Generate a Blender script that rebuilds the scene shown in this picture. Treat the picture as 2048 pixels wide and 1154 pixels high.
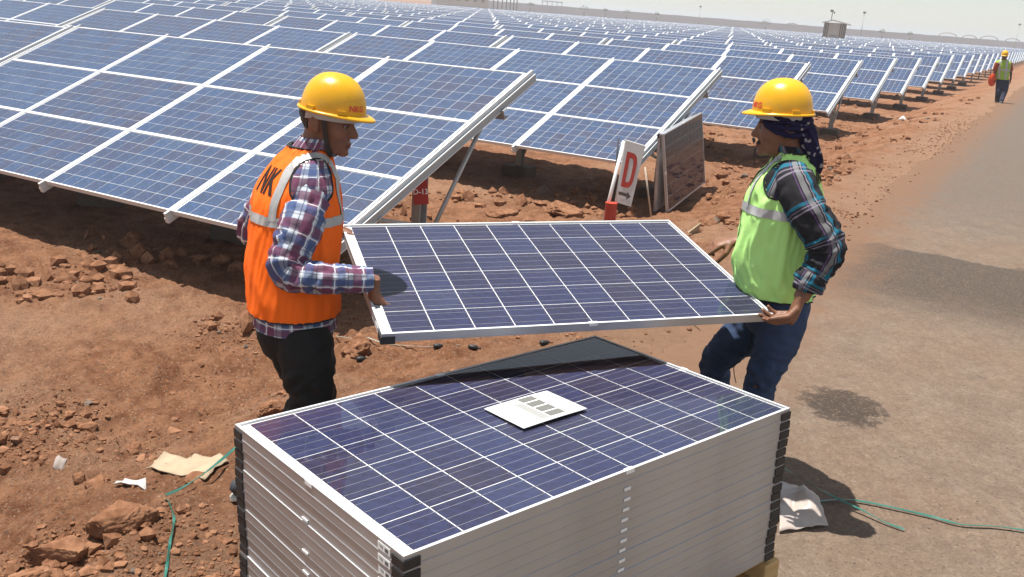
import bpy, bmesh, math, random
from mathutils import noise as mnoise
import numpy as np
from mathutils import Vector, Matrix
from mathutils.bvhtree import BVHTree

random.seed(7); np.random.seed(7)
SC = bpy.context.scene
COL = SC.collection
for o in list(bpy.data.objects): bpy.data.objects.remove(o)

# ------------------------------------------------------------------ camera
FPX, CX, CY, CAMZ = 1872.88, 1024.0, 577.0, 1.96
MCW = np.array([[0.99697181, 0.0777638, 0.0],
                [0.02257882, -0.28947206, 0.95692012],
                [0.07441375, -0.95402239, -0.2903513]])     # camera (x right, y down, z forward) -> world
cam_d = bpy.data.cameras.new('camera'); cam = bpy.data.objects.new('camera', cam_d); COL.objects.link(cam)
cam_d.sensor_width = 36.0; cam_d.lens = 36.0 * FPX / 2048.0
cam_d.clip_start = 0.05; cam_d.clip_end = 6000
cm = Matrix.Identity(4)
for i in range(3):
    cm[i][0] = MCW[i, 0]; cm[i][1] = -MCW[i, 1]; cm[i][2] = -MCW[i, 2]
cm[2][3] = CAMZ
cam.matrix_world = cm
SC.camera = cam

# ------------------------------------------------------------------ light
SUN = Vector((-0.24, 0.105, 0.965)).normalized()
SUN_EL = math.asin(SUN.z); SUN_AZ = math.atan2(SUN.x, SUN.y)
world = bpy.data.worlds.new('World'); SC.world = world; world.use_nodes = True
wn = world.node_tree.nodes; wl = world.node_tree.links; wn.clear()
sky = wn.new('ShaderNodeTexSky'); sky.sky_type = 'NISHITA'; sky.sun_disc = False
sky.sun_elevation = SUN_EL; sky.sun_rotation = SUN_AZ
sky.air_density = 1.0; sky.dust_density = 0.25; sky.ozone_density = 1.0; sky.altitude = 100
bg = wn.new('ShaderNodeBackground'); bg.inputs[1].default_value = 0.074
wo = wn.new('ShaderNodeOutputWorld')
veil = wn.new('ShaderNodeMix'); veil.data_type = 'RGBA'; veil.inputs[0].default_value = 0.50      # even hazy veil over the whole sky
veil.inputs[7].default_value = (6.6, 6.75, 6.7, 1)
wl.new(sky.outputs[0], veil.inputs[6]); wl.new(veil.outputs[2], bg.inputs[0]); wl.new(bg.outputs[0], wo.inputs[0])
sl = bpy.data.lights.new('sun', 'SUN'); sl.energy = 5.0; sl.angle = math.radians(0.53); sl.color = (1.0, 0.96, 0.90)
so = bpy.data.objects.new('sun', sl); COL.objects.link(so)
so.rotation_euler = (-SUN).to_track_quat('-Z', 'Y').to_euler()
SC.view_settings.view_transform = 'Standard'; SC.view_settings.look = 'None'
SC.view_settings.exposure = 0.68; SC.view_settings.gamma = 1.0
SC.cycles.max_bounces = 8; SC.cycles.transparent_max_bounces = 16
SC.cycles.caustics_reflective = False; SC.cycles.caustics_refractive = False

# ------------------------------------------------------------------ geometry helpers
def at(px, py, y):
    """world point seen at photo pixel (px, py) at world depth y"""
    d = MCW @ np.array([(px - CX) / FPX, (py - CY) / FPX, 1.0])
    k = y / d[1]
    return Vector((d[0] * k, y, CAMZ + d[2] * k))
def atz(px, py, z):
    d = MCW @ np.array([(px - CX) / FPX, (py - CY) / FPX, 1.0])
    k = (z - CAMZ) / d[2]
    return Vector((d[0] * k, d[1] * k, z))
def topx(p):
    q = MCW.T @ (np.array(p) - np.array([0, 0, CAMZ]))
    return CX + FPX * q[0] / q[2], CY + FPX * q[1] / q[2], q[2]

def tag(o, label=None, cat=None, group=None, kind=None):
    if label: o['label'] = label
    if cat: o['category'] = cat
    if group: o['group'] = group
    if kind: o['kind'] = kind
    return o
def empty(name, loc=(0, 0, 0), mat=None):
    o = bpy.data.objects.new(name, None); COL.objects.link(o); o.empty_display_size = 0.1
    if mat is not None: o.matrix_world = mat
    else: o.location = loc
    return o
def link(name, me, parent=None, mat=None):
    o = bpy.data.objects.new(name, me); COL.objects.link(o)
    if parent is not None: o.parent = parent
    if mat is not None: o.matrix_local = mat
    return o

class MB:
    """collects verts / faces / material slots / uvs for one mesh"""
    def __init__(s): s.v = []; s.f = []; s.m = []; s.uv = {}; s.mats = []; s.sm = []
    def slot(s, mat):
        if mat not in s.mats: s.mats.append(mat)
        return s.mats.index(mat)
    def face(s, idx, mat, smooth=False, uv=None):
        s.f.append(tuple(idx)); s.m.append(s.slot(mat)); s.sm.append(smooth)
        if uv is not None: s.uv[len(s.f) - 1] = uv
    def add(s, vs): n = len(s.v); s.v.extend([tuple(p) for p in vs]); return n
    def box(s, lo, hi, mat, M=None):
        x0, y0, z0 = lo; x1, y1, z1 = hi
        P = [(x0,y0,z0),(x1,y0,z0),(x1,y1,z0),(x0,y1,z0),(x0,y0,z1),(x1,y0,z1),(x1,y1,z1),(x0,y1,z1)]
        if M is not None: P = [M @ Vector(p) for p in P]
        n = s.add(P)
        for q in ((0,3,2,1),(4,5,6,7),(0,1,5,4),(1,2,6,5),(2,3,7,6),(3,0,4,7)): s.face([n + i for i in q], mat)
    def quad(s, P, mat, uv=None):
        n = s.add(P); s.face([n, n+1, n+2, n+3], mat, False, uv)
    def tube(s, pts, rad, mat, n=8, cap=True, smooth=True):
        pts = [Vector(p) for p in pts]; k = len(pts)
        if not hasattr(rad, '__len__'): rad = [rad] * k
        base = len(s.v); ref = None
        for i, p in enumerate(pts):
            t = (pts[min(i+1, k-1)] - pts[max(i-1, 0)]).normalized()
            if ref is None: ref = Vector((0,0,1)) if abs(t.z) < .9 else Vector((1,0,0))
            a = (ref - t * ref.dot(t)).normalized(); b = t.cross(a); ref = a
            for j in range(n):
                w = 2 * math.pi * j / n
                s.v.append(tuple(p + (a * math.cos(w) + b * math.sin(w)) * rad[i]))
        for i in range(k-1):
            for j in range(n):
                j2 = (j+1) % n
                s.face([base+i*n+j, base+i*n+j2, base+(i+1)*n+j2, base+(i+1)*n+j], mat, smooth)
        if cap:
            s.face([base+j for j in reversed(range(n))], mat); s.face([base+(k-1)*n+j for j in range(n)], mat)
    def ribbon(s, pts, w, up, mat, thick=0.0015):
        """flat strap of width w following pts"""
        pts = [Vector(p) for p in pts]; k = len(pts); base = len(s.v)
        for i, p in enumerate(pts):
            t = (pts[min(i+1, k-1)] - pts[max(i-1, 0)]).normalized()
            u = up[i] if isinstance(up, list) else up
            a = t.cross(u).normalized() * w * .5; nn = a.cross(t).normalized() * thick
            for q in (p - a, p + a, p + a + nn, p - a + nn): s.v.append(tuple(q))
        for i in range(k-1):
            for j in range(4):
                j2 = (j+1) % 4
                s.face([base+i*4+j, base+i*4+j2, base+(i+1)*4+j2, base+(i+1)*4+j], mat, False)
        s.face([base, base+1, base+2, base+3], mat); s.face([base+(k-1)*4+j for j in (3,2,1,0)], mat)
    def mesh(s, name):
        me = bpy.data.meshes.new(name); me.from_pydata(s.v, [], s.f)
        for m in s.mats: me.materials.append(m)
        me.polygons.foreach_set('material_index', s.m); me.polygons.foreach_set('use_smooth', s.sm)
        if s.uv:
            ul = me.uv_layers.new(name='UVMap')
            for fi, u in s.uv.items():
                for k, li in enumerate(me.polygons[fi].loop_indices): ul.data[li].uv = u[k]
        me.update(); return me
    def build(s, name, parent=None, mat=None): return link(name, s.mesh(name), parent, mat)

def bevel(o, w=0.003, seg=1):
    m = o.modifiers.new('bevel', 'BEVEL'); m.width = w; m.segments = seg; m.limit_method = 'ANGLE'; return o

# numpy gradient noise
def _hash(ix, iy, iz, seed):
    h = (ix.astype(np.int64) * 374761393 + iy.astype(np.int64) * 668265263 + iz.astype(np.int64) * 2147483647 + seed * 974634777) & 0xffffffff
    h = ((h ^ (h >> 13)) * 1274126177) & 0xffffffff
    h = ((h ^ (h >> 16)) * 2246822519) & 0xffffffff
    return ((h ^ (h >> 15)) & 0xffffff) / float(0xffffff)
def vnoise(x, y, z=None, seed=0):
    x = np.asarray(x, float); y = np.asarray(y, float); z = np.zeros_like(x) if z is None else np.asarray(z, float)
    ix, iy, iz = np.floor(x), np.floor(y), np.floor(z)
    fx, fy, fz = x - ix, y - iy, z - iz
    fx = fx*fx*fx*(fx*(fx*6-15)+10); fy = fy*fy*fy*(fy*(fy*6-15)+10); fz = fz*fz*fz*(fz*(fz*6-15)+10)
    def c(a, b, d): return _hash(ix+a, iy+b, iz+d, seed)
    def l(a, b, t): return a + (b-a)*t
    return 2*l(l(l(c(0,0,0),c(1,0,0),fx), l(c(0,1,0),c(1,1,0),fx), fy),
               l(l(c(0,0,1),c(1,0,1),fx), l(c(0,1,1),c(1,1,1),fx), fy), fz) - 1
def fbm(x, y, oct=4, seed=0, gain=.5):
    s = 0; a = 1.0; ca, sa = math.cos(.7), math.sin(.7)
    for i in range(oct):
        s = s + a * vnoise(x, y, None, seed + i); x, y = 2.03*(ca*x - sa*y), 2.03*(sa*x + ca*y); a *= gain
    return s
def sstep(a, b, x):
    t = np.clip((np.asarray(x, float) - a) / (b - a), 0, 1); return t*t*(3-2*t)

# ------------------------------------------------------------------ materials
class NT:
    def __init__(s, name):
        s.mat = bpy.data.materials.new(name); s.mat.use_nodes = True
        s.n = s.mat.node_tree.nodes; s.l = s.mat.node_tree.links; s.n.clear()
        s.out = s.n.new('ShaderNodeOutputMaterial')
        s.p = s.n.new('ShaderNodeBsdfPrincipled'); s.l.new(s.p.outputs[0], s.out.inputs[0])
    def set(s, sock, v):
        if hasattr(v, 'is_output'): s.l.new(v, sock)
        elif isinstance(v, (tuple, list)) and len(v) == 3 and sock.type == 'RGBA': sock.default_value = (*v, 1)
        else: sock.default_value = v
    def P(s, **k):
        for a, v in k.items(): s.set(s.p.inputs[a.replace('_', ' ')], v)
        return s
    def coord(s, which='Object'):
        return s.n.new('ShaderNodeTexCoord').outputs[which]
    def math(s, op, a, b=0.0, c=0.0):
        m = s.n.new('ShaderNodeMath'); m.operation = op
        for i, v in enumerate((a, b, c)): s.set(m.inputs[i], v)
        return m.outputs[0]
    def noise(s, scale, detail=4, rough=.5, vec=None, out=0, dist=0.0):
        t = s.n.new('ShaderNodeTexNoise'); t.inputs['Scale'].default_value = scale; t.inputs['Detail'].default_value = detail
        t.inputs['Roughness'].default_value = rough; t.inputs['Distortion'].default_value = dist
        s.l.new(vec if vec is not None else s.coord(), t.inputs['Vector']); return t.outputs[out]
    def voro(s, scale, vec=None, feat='F1', out='Distance'):
        t = s.n.new('ShaderNodeTexVoronoi'); t.feature = feat; t.inputs['Scale'].default_value = scale
        s.l.new(vec if vec is not None else s.coord(), t.inputs['Vector']); return t.outputs[out]
    def ramp(s, fac, stops):
        r = s.n.new('ShaderNodeValToRGB'); e = r.color_ramp.elements
        while len(e) < len(stops): e.new(.5)
        for k, (p, c) in enumerate(stops): e[k].position = p; e[k].color = (*c, 1) if len(c) == 3 else c
        s.set(r.inputs[0], fac); return r.outputs[0]
    def mix(s, f, a, b, mode='MIX'):
        m = s.n.new('ShaderNodeMix'); m.data_type = 'RGBA'; m.blend_type = mode; m.clamp_factor = True
        s.set(m.inputs[0], f); s.set(m.inputs[6], a); s.set(m.inputs[7], b); return m.outputs[2]
    def remap(s, v, a, b, c=0.0, d=1.0):
        m = s.n.new('ShaderNodeMapRange'); m.interpolation_type = 'SMOOTHSTEP'
        for i, q in enumerate((v, a, b, c, d)): s.set(m.inputs[i], q)
        return m.outputs[0]
    def sep(s, vec):
        x = s.n.new('ShaderNodeSeparateXYZ'); s.l.new(vec, x.inputs[0]); return x.outputs
    def scale(s, vec, v):
        m = s.n.new('ShaderNodeMapping'); s.l.new(vec, m.inputs[0]); m.inputs['Scale'].default_value = v; return m.outputs[0]
    def bump(s, h, strength=.5, dist=.01):
        b = s.n.new('ShaderNodeBump'); b.inputs['Strength'].default_value = strength; b.inputs['Distance'].default_value = dist
        s.set(b.inputs['Height'], h); s.l.new(b.outputs[0], s.p.inputs['Normal']); return s
    def rnd(s): return s.n.new('ShaderNodeObjectInfo').outputs['Random']

def plain(name, col, rough=.6, metal=0.0, var=.12, nscale=12, spec=.5, bump=0, bscale=60):
    t = NT(name); n = t.noise(nscale, 5)
    t.P(Base_Color=t.mix(n, tuple(c*(1-var) for c in col), tuple(min(1, c*(1+var)) for c in col)), Roughness=rough, Metallic=metal)
    t.p.inputs['Specular IOR Level'].default_value = spec
    if bump: t.bump(t.noise(bscale, 4), bump, .004)
    return t.mat

def alu_mat():
    t = NT('anodised_aluminium'); n = t.noise(9, 5); sm = t.noise(2.2, 3)
    t.P(Base_Color=t.mix(t.remap(sm, .35, .7), t.mix(n, (.47,.485,.51), (.55,.565,.59)), (.43,.44,.455)),
        Roughness=t.remap(n, .2, .8, .36, .48), Metallic=0.70)
    return t.mat
ALU = alu_mat()
ALU_F = plain('white_field_frame', (.66,.665,.67), .45, .25, .05, 6)
ALU_D = plain('galvanised_steel', (.40,.41,.41), .55, .25, .2, 8)
WHITE = plain('backsheet_white', (.80,.81,.82), .5, 0, .03, 20)
BACK = plain('backsheet_rear', (.46,.46,.46), .6, 0, .05, 6)
BLACKP = plain('black_plastic', (.016,.016,.017), .55, 0, .3, 30)
WPLAST = plain('white_plastic', (.82,.82,.80), .5, 0, .05, 30)

def cell_mat(name, cols, dust=.0, grain=60):
    t = NT(name)
    at_ = t.n.new('ShaderNodeAttribute'); at_.attribute_name = 'tone'
    w = t.n.new('ShaderNodeTexWhiteNoise'); w.noise_dimensions = '2D'
    cmb = t.n.new('ShaderNodeCombineXYZ'); t.l.new(at_.outputs['Fac'], cmb.inputs[0]); t.l.new(t.rnd(), cmb.inputs[1])
    t.l.new(cmb.outputs[0], w.inputs['Vector'])
    r = t.math('ADD', t.math('MULTIPLY', w.outputs['Value'], .62), t.math('MULTIPLY', t.rnd(), .38))
    c = t.ramp(r, [(0.0, cols[0]), (.45, cols[1]), (.75, cols[2]), (1.0, cols[3])])
    g = t.voro(grain, out='Color'); gs = t.sep(g)[0]
    c = t.mix(.34, c, t.mix(gs, tuple(x*.6 for x in cols[1]), tuple(x*1.7 for x in cols[2])))
    t.P(Base_Color=c, Roughness=.45); t.p.inputs['Specular IOR Level'].default_value = .25
    return t.mat
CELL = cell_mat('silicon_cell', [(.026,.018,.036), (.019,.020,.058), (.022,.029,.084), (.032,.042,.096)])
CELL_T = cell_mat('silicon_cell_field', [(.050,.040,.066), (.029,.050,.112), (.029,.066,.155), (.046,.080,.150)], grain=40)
RIB = plain('busbar_ribbon', (.36,.37,.42), .4, .3, .1, 30)

def glass_mat(name, dust, rough=.015, tint=(.55, .45, .33)):
    t = NT(name); t.n.remove(t.p)
    tr = t.n.new('ShaderNodeBsdfTransparent'); gl = t.n.new('ShaderNodeBsdfGlossy'); gl.inputs['Roughness'].default_value = rough
    df = t.n.new('ShaderNodeBsdfDiffuse'); df.inputs['Color'].default_value = (*tint, 1)
    fr = t.n.new('ShaderNodeFresnel'); fr.inputs['IOR'].default_value = 1.45
    m1 = t.n.new('ShaderNodeMixShader'); t.l.new(fr.outputs[0], m1.inputs[0]); t.l.new(tr.outputs[0], m1.inputs[1]); t.l.new(gl.outputs[0], m1.inputs[2])
    n = t.noise(3.0, 6, .6); n2 = t.noise(160, 2, .6)
    d = t.math('ADD', t.remap(n, .42, .75, dust*.25, dust), t.remap(n2, .70, .78, 0, dust*3.5))
    m2 = t.n.new('ShaderNodeMixShader'); t.set(m2.inputs[0], d); t.l.new(m1.outputs[0], m2.inputs[1]); t.l.new(df.outputs[0], m2.inputs[2])
    t.l.new(m2.outputs[0], t.out.inputs[0]); return t.mat
GLASS = glass_mat('panel_glass', .022)
GLASS_T = glass_mat('panel_glass_field', .045, .06, (.46,.48,.52))
GLASS_D = glass_mat('panel_glass_dusty', .09, .03, (.40,.30,.22))

RX, RY = .874, -.485                                  # across the road, and along it (.485, .874)
EMB0, EMB1, FIELD_Z = -2.5, -4.4, -.46

def dirt_mat():
    t = NT('red_soil'); v = t.coord()
    n1 = t.noise(.55, 6, .6, v); n2 = t.noise(5.5, 8, .65, v); n3 = t.noise(48, 6, .75, v); n4 = t.noise(1.9, 6, .65, v); n5 = t.noise(150, 4, .75, v)
    c = t.mix(t.remap(n2, .30, .68), (.172,.070,.033), (.330,.160,.086))
    c = t.mix(t.remap(n1, .45, .66, 0, .65), c, (.345,.205,.128))
    c = t.mix(t.remap(n4, .55, .74, 0, .7), c, (.130,.050,.023))
    sp = t.voro(42, v); vc = t.sep(t.voro(42, v, out='Color'))
    peb = t.math('MULTIPLY', t.math('LESS_THAN', sp, .28), t.math('GREATER_THAN', vc[0], .78))
    c = t.mix(t.math('MULTIPLY', peb, .8), c, t.mix(vc[1], (.075,.055,.046), (.30,.205,.14)))
    sp2 = t.voro(120, v); vc2 = t.sep(t.voro(120, v, out='Color'))
    c = t.mix(t.math('MULTIPLY', t.math('GREATER_THAN', vc2[0], .86), .7), c, t.mix(vc2[1], (.045,.017,.009), (.46,.30,.195)))
    c = t.mix(t.remap(n3, .30, .56, .50, 0), c, (.058,.021,.010))
    xyz = t.sep(v)
    r = t.math('ADD', t.math('MULTIPLY', xyz[0], RX), t.math('MULTIPLY', xyz[1], RY))
    rn = t.math('ADD', r, t.math('MULTIPLY', t.math('SUBTRACT', t.noise(.9, 6, .6, v), .5), 1.6))
    c = t.mix(t.remap(rn, -3.0, -2.0, 0, .75), c, t.mix(n2, (.235,.138,.086), (.300,.192,.126)))
    t.P(Base_Color=c, Roughness=.95); t.p.inputs['Specular IOR Level'].default_value = .10
    h = t.math('ADD', t.math('MULTIPLY', n3, .8), t.math('MULTIPLY', n5, .45))
    t.bump(t.math('ADD', h, t.math('MULTIPLY', n2, 1.3)), 1.0, .028)
    return t.mat
DIRT = dirt_mat()

def road_mat():
    t = NT('dusty_asphalt'); v = t.coord(); xyz = t.sep(v)
    r = t.math('ADD', t.math('MULTIPLY', xyz[0], RX), t.math('MULTIPLY', xyz[1], RY))
    s = t.math('ADD', t.math('MULTIPLY', xyz[0], -RY), t.math('MULTIPLY', xyz[1], RX))
    n1 = t.noise(.8, 6, .6, v); n2 = t.noise(4.5, 7, .65, v); n3 = t.noise(75, 5, .75, v); n5 = t.noise(2.2, 7, .7, v); n6 = t.noise(20, 7, .78, v)
    st = t.noise(1.0, 7, .7, t.scale(v, (9, 2.0, 1)))
    tan = t.mix(t.remap(n2, .3, .7), (.172,.122,.088), (.232,.172,.126))
    tan = t.mix(t.remap(n1, .42, .68, 0, .6), tan, (.215,.142,.095))
    tan = t.mix(t.remap(st, .5, .75, 0, .45), tan, (.26,.21,.165))
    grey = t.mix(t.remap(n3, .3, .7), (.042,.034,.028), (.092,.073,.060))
    wob = t.math('MULTIPLY', t.math('SUBTRACT', n5, .5), 1.1)
    sn = t.math('ADD', s, wob)
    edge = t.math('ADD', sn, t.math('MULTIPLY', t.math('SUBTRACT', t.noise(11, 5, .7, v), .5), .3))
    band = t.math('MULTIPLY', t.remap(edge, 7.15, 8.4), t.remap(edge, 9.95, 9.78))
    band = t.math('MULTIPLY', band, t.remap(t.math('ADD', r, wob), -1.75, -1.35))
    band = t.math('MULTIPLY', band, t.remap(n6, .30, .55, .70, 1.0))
    far = t.math('MULTIPLY', t.remap(t.math('ADD', s, t.math('MULTIPLY', n5, 5)), 12.0, 17.0), t.remap(n2, .28, .6, .45, .9))
    blot = t.remap(n5, .58, .74, 0, .6)
    dx = t.math('SUBTRACT', xyz[0], 1.93); dy = t.math('SUBTRACT', xyz[1], 4.95)
    d1 = t.math('ADD', t.math('MULTIPLY', dx, dx), t.math('MULTIPLY', t.math('MULTIPLY', dy, dy), .7))
    oil = t.remap(t.math('ADD', d1, t.math('MULTIPLY', t.math('SUBTRACT', t.noise(10, 7, .75, v), .5), .17)), .062, .030, 0, .95)
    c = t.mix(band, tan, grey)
    c = t.mix(far, c, t.mix(n3, (.105,.090,.076), (.165,.142,.122)))
    c = t.mix(t.math('MULTIPLY', blot, .8), c, (.105,.082,.066))
    c = t.mix(oil, c, t.mix(n6, (.010,.008,.007), (.060,.047,.038)))
    sp = t.voro(30, v); vc = t.sep(t.voro(30, v, out='Color'))
    fl = t.math('MULTIPLY', t.math('LESS_THAN', sp, .17), t.math('GREATER_THAN', vc[0], .92))
    c = t.mix(fl, c, t.mix(t.math('GREATER_THAN', vc[1], .3), (.30,.25,.21), (.025,.019,.016)))
    sp2 = t.sep(t.voro(110, v, out='Color'))
    c = t.mix(t.math('MULTIPLY', t.math('GREATER_THAN', sp2[0], .84), .55), c, t.mix(sp2[1], (.05,.038,.030), (.31,.235,.17)))
    c = t.mix(t.remap(n3, .32, .60, .5, 0), c, (.070,.050,.038))
    c = t.mix(t.remap(n6, .40, .62, .38, 0), c, (.098,.068,.049))
    # soil trodden over the broken edge
    re = t.math('ADD', r, t.math('MULTIPLY', t.math('SUBTRACT', t.noise(2.6, 7, .7, v), .5), 1.3))
    c = t.mix(t.remap(re, -.85, -1.70, 0, .95), c, t.mix(n6, (.130,.068,.038), (.215,.125,.078)))
    t.P(Base_Color=c, Roughness=.92); t.p.inputs['Specular IOR Level'].default_value = .18
    t.bump(t.math('ADD', t.math('ADD', n3, t.math('MULTIPLY', n2, .8)), n6), .7, .010)
    return t.mat
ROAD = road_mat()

# ------------------------------------------------------------------ terrain
def rr_(x, y): return RX * x + RY * y
def ss_(x, y): return -RY * x + RX * y
def ground_z(x, y):
    x = np.asarray(x, float); y = np.asarray(y, float)
    r = rr_(x, y); d = np.hypot(x, y)
    z0 = -.105 + .105 * sstep(7, 26, ss_(x, y)); z = z0 + (FIELD_Z - z0) * sstep(EMB0, EMB1, r)
    amp = sstep(-2.0, -3.1, r)
    fade = np.clip(14 / np.maximum(d, 1), .12, 1)
    near = sstep(60, 25, d)
    strip = np.exp(-((r + 4.2) / 1.5) ** 2)
    z = z + amp * fade * (.030 * fbm(x*1.1, y*1.1, 4, 3) + .030 * strip * fbm(x*2.0, y*2.0, 3, 21))
    rid = 1 - np.abs(vnoise(x*3.1, y*3.1, None, 11)); rid2 = 1 - np.abs(vnoise(x*7.7+5, y*7.7, None, 12))
    z = z + amp * near * ((.030 + .030*strip) * (.6 - rid) * 1.1 + (.014 + .016*strip) * (.6 - rid2) + .012 * sstep(-.2, .6, vnoise(x*.9, y*.9, None, 71)) * (.6 - (1-np.abs(vnoise(x*13, y*13, None, 13)))) * 2 + .013 * fbm(x*15, y*15, 4, 31, .62))
    # low bank of broken soil by the left edge of the photograph
    bank = np.exp(-(((x + 1.62) / .34) ** 2 + ((y - 3.25) / .42) ** 2))
    z = z + bank * (.07 + .05 * fbm(x*4, y*4, 3, 44) + .05 * (.5 - np.abs(vnoise(x*9, y*9, None, 45))))
    z = z + (1 - amp) * .004 * fbm(x*2.2, y*2.2, 3, 51)
    return z
def gz(x, y): return float(ground_z(np.array([x]), np.array([y]))[0])
def sz(x, y): return gz(x, y) + .018*float(sstep(-2.0, -1.75, rr_(x, y)))

def grid_mesh(name, X, Y, Z, mat):
    n, m = X.shape
    co = np.stack([X, Y, Z], -1).reshape(-1, 3).astype(np.float32)
    idx = np.arange(n*m).reshape(n, m)
    q = np.stack([idx[:-1,:-1], idx[:-1,1:], idx[1:,1:], idx[1:,:-1]], -1).reshape(-1, 4)
    me = bpy.data.meshes.new(name); me.vertices.add(len(co)); me.vertices.foreach_set('co', co.ravel())
    me.loops.add(q.size); me.loops.foreach_set('vertex_index', q.ravel().astype(np.int32))
    me.polygons.add(len(q)); me.polygons.foreach_set('loop_start', (np.arange(len(q))*4).astype(np.int32))
    me.polygons.foreach_set('loop_total', np.full(len(q), 4, np.int32))
    me.polygons.foreach_set('use_smooth', np.ones(len(q), bool))
    me.materials.append(mat); me.update(calc_edges=True); me.validate(); return me

th = np.radians(np.concatenate([np.linspace(-180, -46, 60, endpoint=False), np.linspace(-46, 40, 620, endpoint=False), np.linspace(40, 180, 60)]))
dd = np.concatenate([np.linspace(.05, 1.6, 12, endpoint=False), 1.6 * (1.0072 ** np.arange(0, 556)), np.geomspace(88, 3500, 60)])
TH, DD = np.meshgrid(th, dd)
GX, GY = DD*np.sin(TH), DD*np.cos(TH)
ground = link('ground', grid_mesh('ground', GX, GY, ground_z(GX, GY), DIRT)); tag(ground, kind='structure')

# road sheet, a few mm above the soil, with a ragged broken edge
sg = np.concatenate([np.linspace(-6, 2, 30, endpoint=False), np.linspace(2, 14, 420, endpoint=False), np.geomspace(14, 900, 240)])
tg = np.linspace(0, 1, 90) ** 1.6
Sg, Tg = np.meshgrid(sg, tg, indexing='ij')
edge = -1.80 + .10*fbm(sg*1.3, sg*0+3.3, 4, 61) + .05*fbm(sg*7, sg*0+1.3, 3, 62)
Rg = edge[:, None] + Tg * (7.5 - edge[:, None])
XR, YR = RX*Rg - RY*Sg, RY*Rg + RX*Sg
XRr = RX*Rg + (-RY)*Sg; YRr = RY*Rg + RX*Sg
ZR = ground_z(XRr, YRr) + .006 + .010*sstep(0, .08, Rg-edge[:, None])
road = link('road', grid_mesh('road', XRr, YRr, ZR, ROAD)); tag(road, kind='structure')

# ------------------------------------------------------------------ loose soil clods, stones
CLODM = NT('soil_clod')
_n = CLODM.noise(14, 6, .65); _r = CLODM.n.new('ShaderNodeAttribute'); _r.attribute_name = 'tone'
CLODM.P(Base_Color=CLODM.mix(CLODM.remap(_r.outputs['Fac'], .965, .975), CLODM.mix(CLODM.remap(_n, .3, .7), (.152,.067,.034), (.310,.158,.089)), CLODM.mix(_n, (.105,.080,.066), (.215,.165,.13))), Roughness=.95)
CLODM.p.inputs['Specular IOR Level'].default_value = .1
CLODM.bump(CLODM.noise(60, 5, .7), .8, .008)
CLODM = CLODM.mat
_ico = bmesh.new(); bmesh.ops.create_icosphere(_ico, subdivisions=1, radius=1)
ICO_V = np.array([v.co[:] for v in _ico.verts]); ICO_F = np.array([[v.index for v in f.verts] for f in _ico.faces]); _ico.free()
def clods(name, pts, sizes, flat, label, cat):
    n = len(pts); V = np.repeat(ICO_V[None], n, 0)
    jit = 1 + .30*np.random.randn(n, len(ICO_V), 1).clip(-1.2, 1.2)
    V = V * jit
    a = np.random.rand(n)*6.28; ca, sa = np.cos(a), np.sin(a)
    st = 1 + .5*(np.random.rand(n, 3) - .4); st[:, 2] *= flat
    V = V * st[:, None, :]
    x = V[..., 0]*ca[:, None] - V[..., 1]*sa[:, None]; y = V[..., 0]*sa[:, None] + V[..., 1]*ca[:, None]
    V = np.stack([x, y, V[..., 2]], -1) * sizes[:, None, None] + pts[:, None, :]
    F = (ICO_F[None] + (np.arange(n)*len(ICO_V))[:, None, None]).reshape(-1, 3)
    me = bpy.data.meshes.new(name); me.from_pydata(V.reshape(-1, 3).tolist(), [], F.tolist()); me.materials.append(CLODM)
    at_ = me.attributes.new('tone', 'FLOAT', 'POINT'); at_.data.foreach_set('value', np.repeat(np.random.rand(n), len(ICO_V)).astype(np.float32))
    o = link(name, me); tag(o, label, cat, kind='stuff'); return o
def pix_ground(px, py, iters=5):
    """ground points seen at arrays of photo pixels"""
    D = np.stack([(px-CX)/FPX, (py-CY)/FPX, np.ones_like(px)], -1) @ MCW.T
    z = np.full(len(px), -.2)
    for _ in range(iters):
        k = (z - CAMZ) / np.minimum(D[:, 2], -1e-3); z = ground_z(D[:, 0]*k, D[:, 1]*k)
    return D[:, 0]*k, D[:, 1]*k, z
def scatter(n, px0, px1, py0, py1, s0, s1, rmax=-2.15, rmin=-60, pw=2.5):
    m = n*5
    x, y, z = pix_ground(np.random.uniform(px0, px1, m), np.random.uniform(py0, py1, m))
    r = rr_(x, y); ok = (r < rmax) & (r > rmin) & (y < 60) & (y > 0)
    ok &= vnoise(x*1.1, y*1.1, None, 77) + .6*vnoise(x*3.3, y*3.3, None, 78) > np.random.uniform(-.25, .75, m)
    ii = np.nonzero(ok)[0][:n]; sz = s0 + (s1-s0)*np.random.rand(len(ii))**pw
    return np.stack([x[ii], y[ii], z[ii] + sz*.10], -1), sz
p0, s0 = scatter(10000, -60, 1500, 420, 1200, .0018, .009, pw=2.5)
p1, s1 = scatter(1900, -60, 760, 480, 1200, .003, .026, pw=6)
p2, s2 = scatter(1000, 700, 1500, 380, 760, .005, .04, pw=5)
p3, s3 = scatter(1300, 1400, 2048, 170, 470, .012, .085, rmax=-2.5, rmin=-7, pw=3.5)
p4, s4 = scatter(230, -60, 420, 800, 1200, .010, .042, rmax=-2.6, pw=2.6)
p5, s5 = scatter(170, -60, 520, 470, 660, .015, .085, pw=2.6)
p6, s6 = scatter(160, 780, 1300, 385, 470, .02, .11, pw=2.4)
clods('loose_soil', np.concatenate([p0, p1, p2, p3, p4, p5, p6]), np.concatenate([s0, s1, s2, s3, s4, s5, s6]), .85, 'loose clods and crumbs of red soil scattered over the ground', 'soil')
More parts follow.
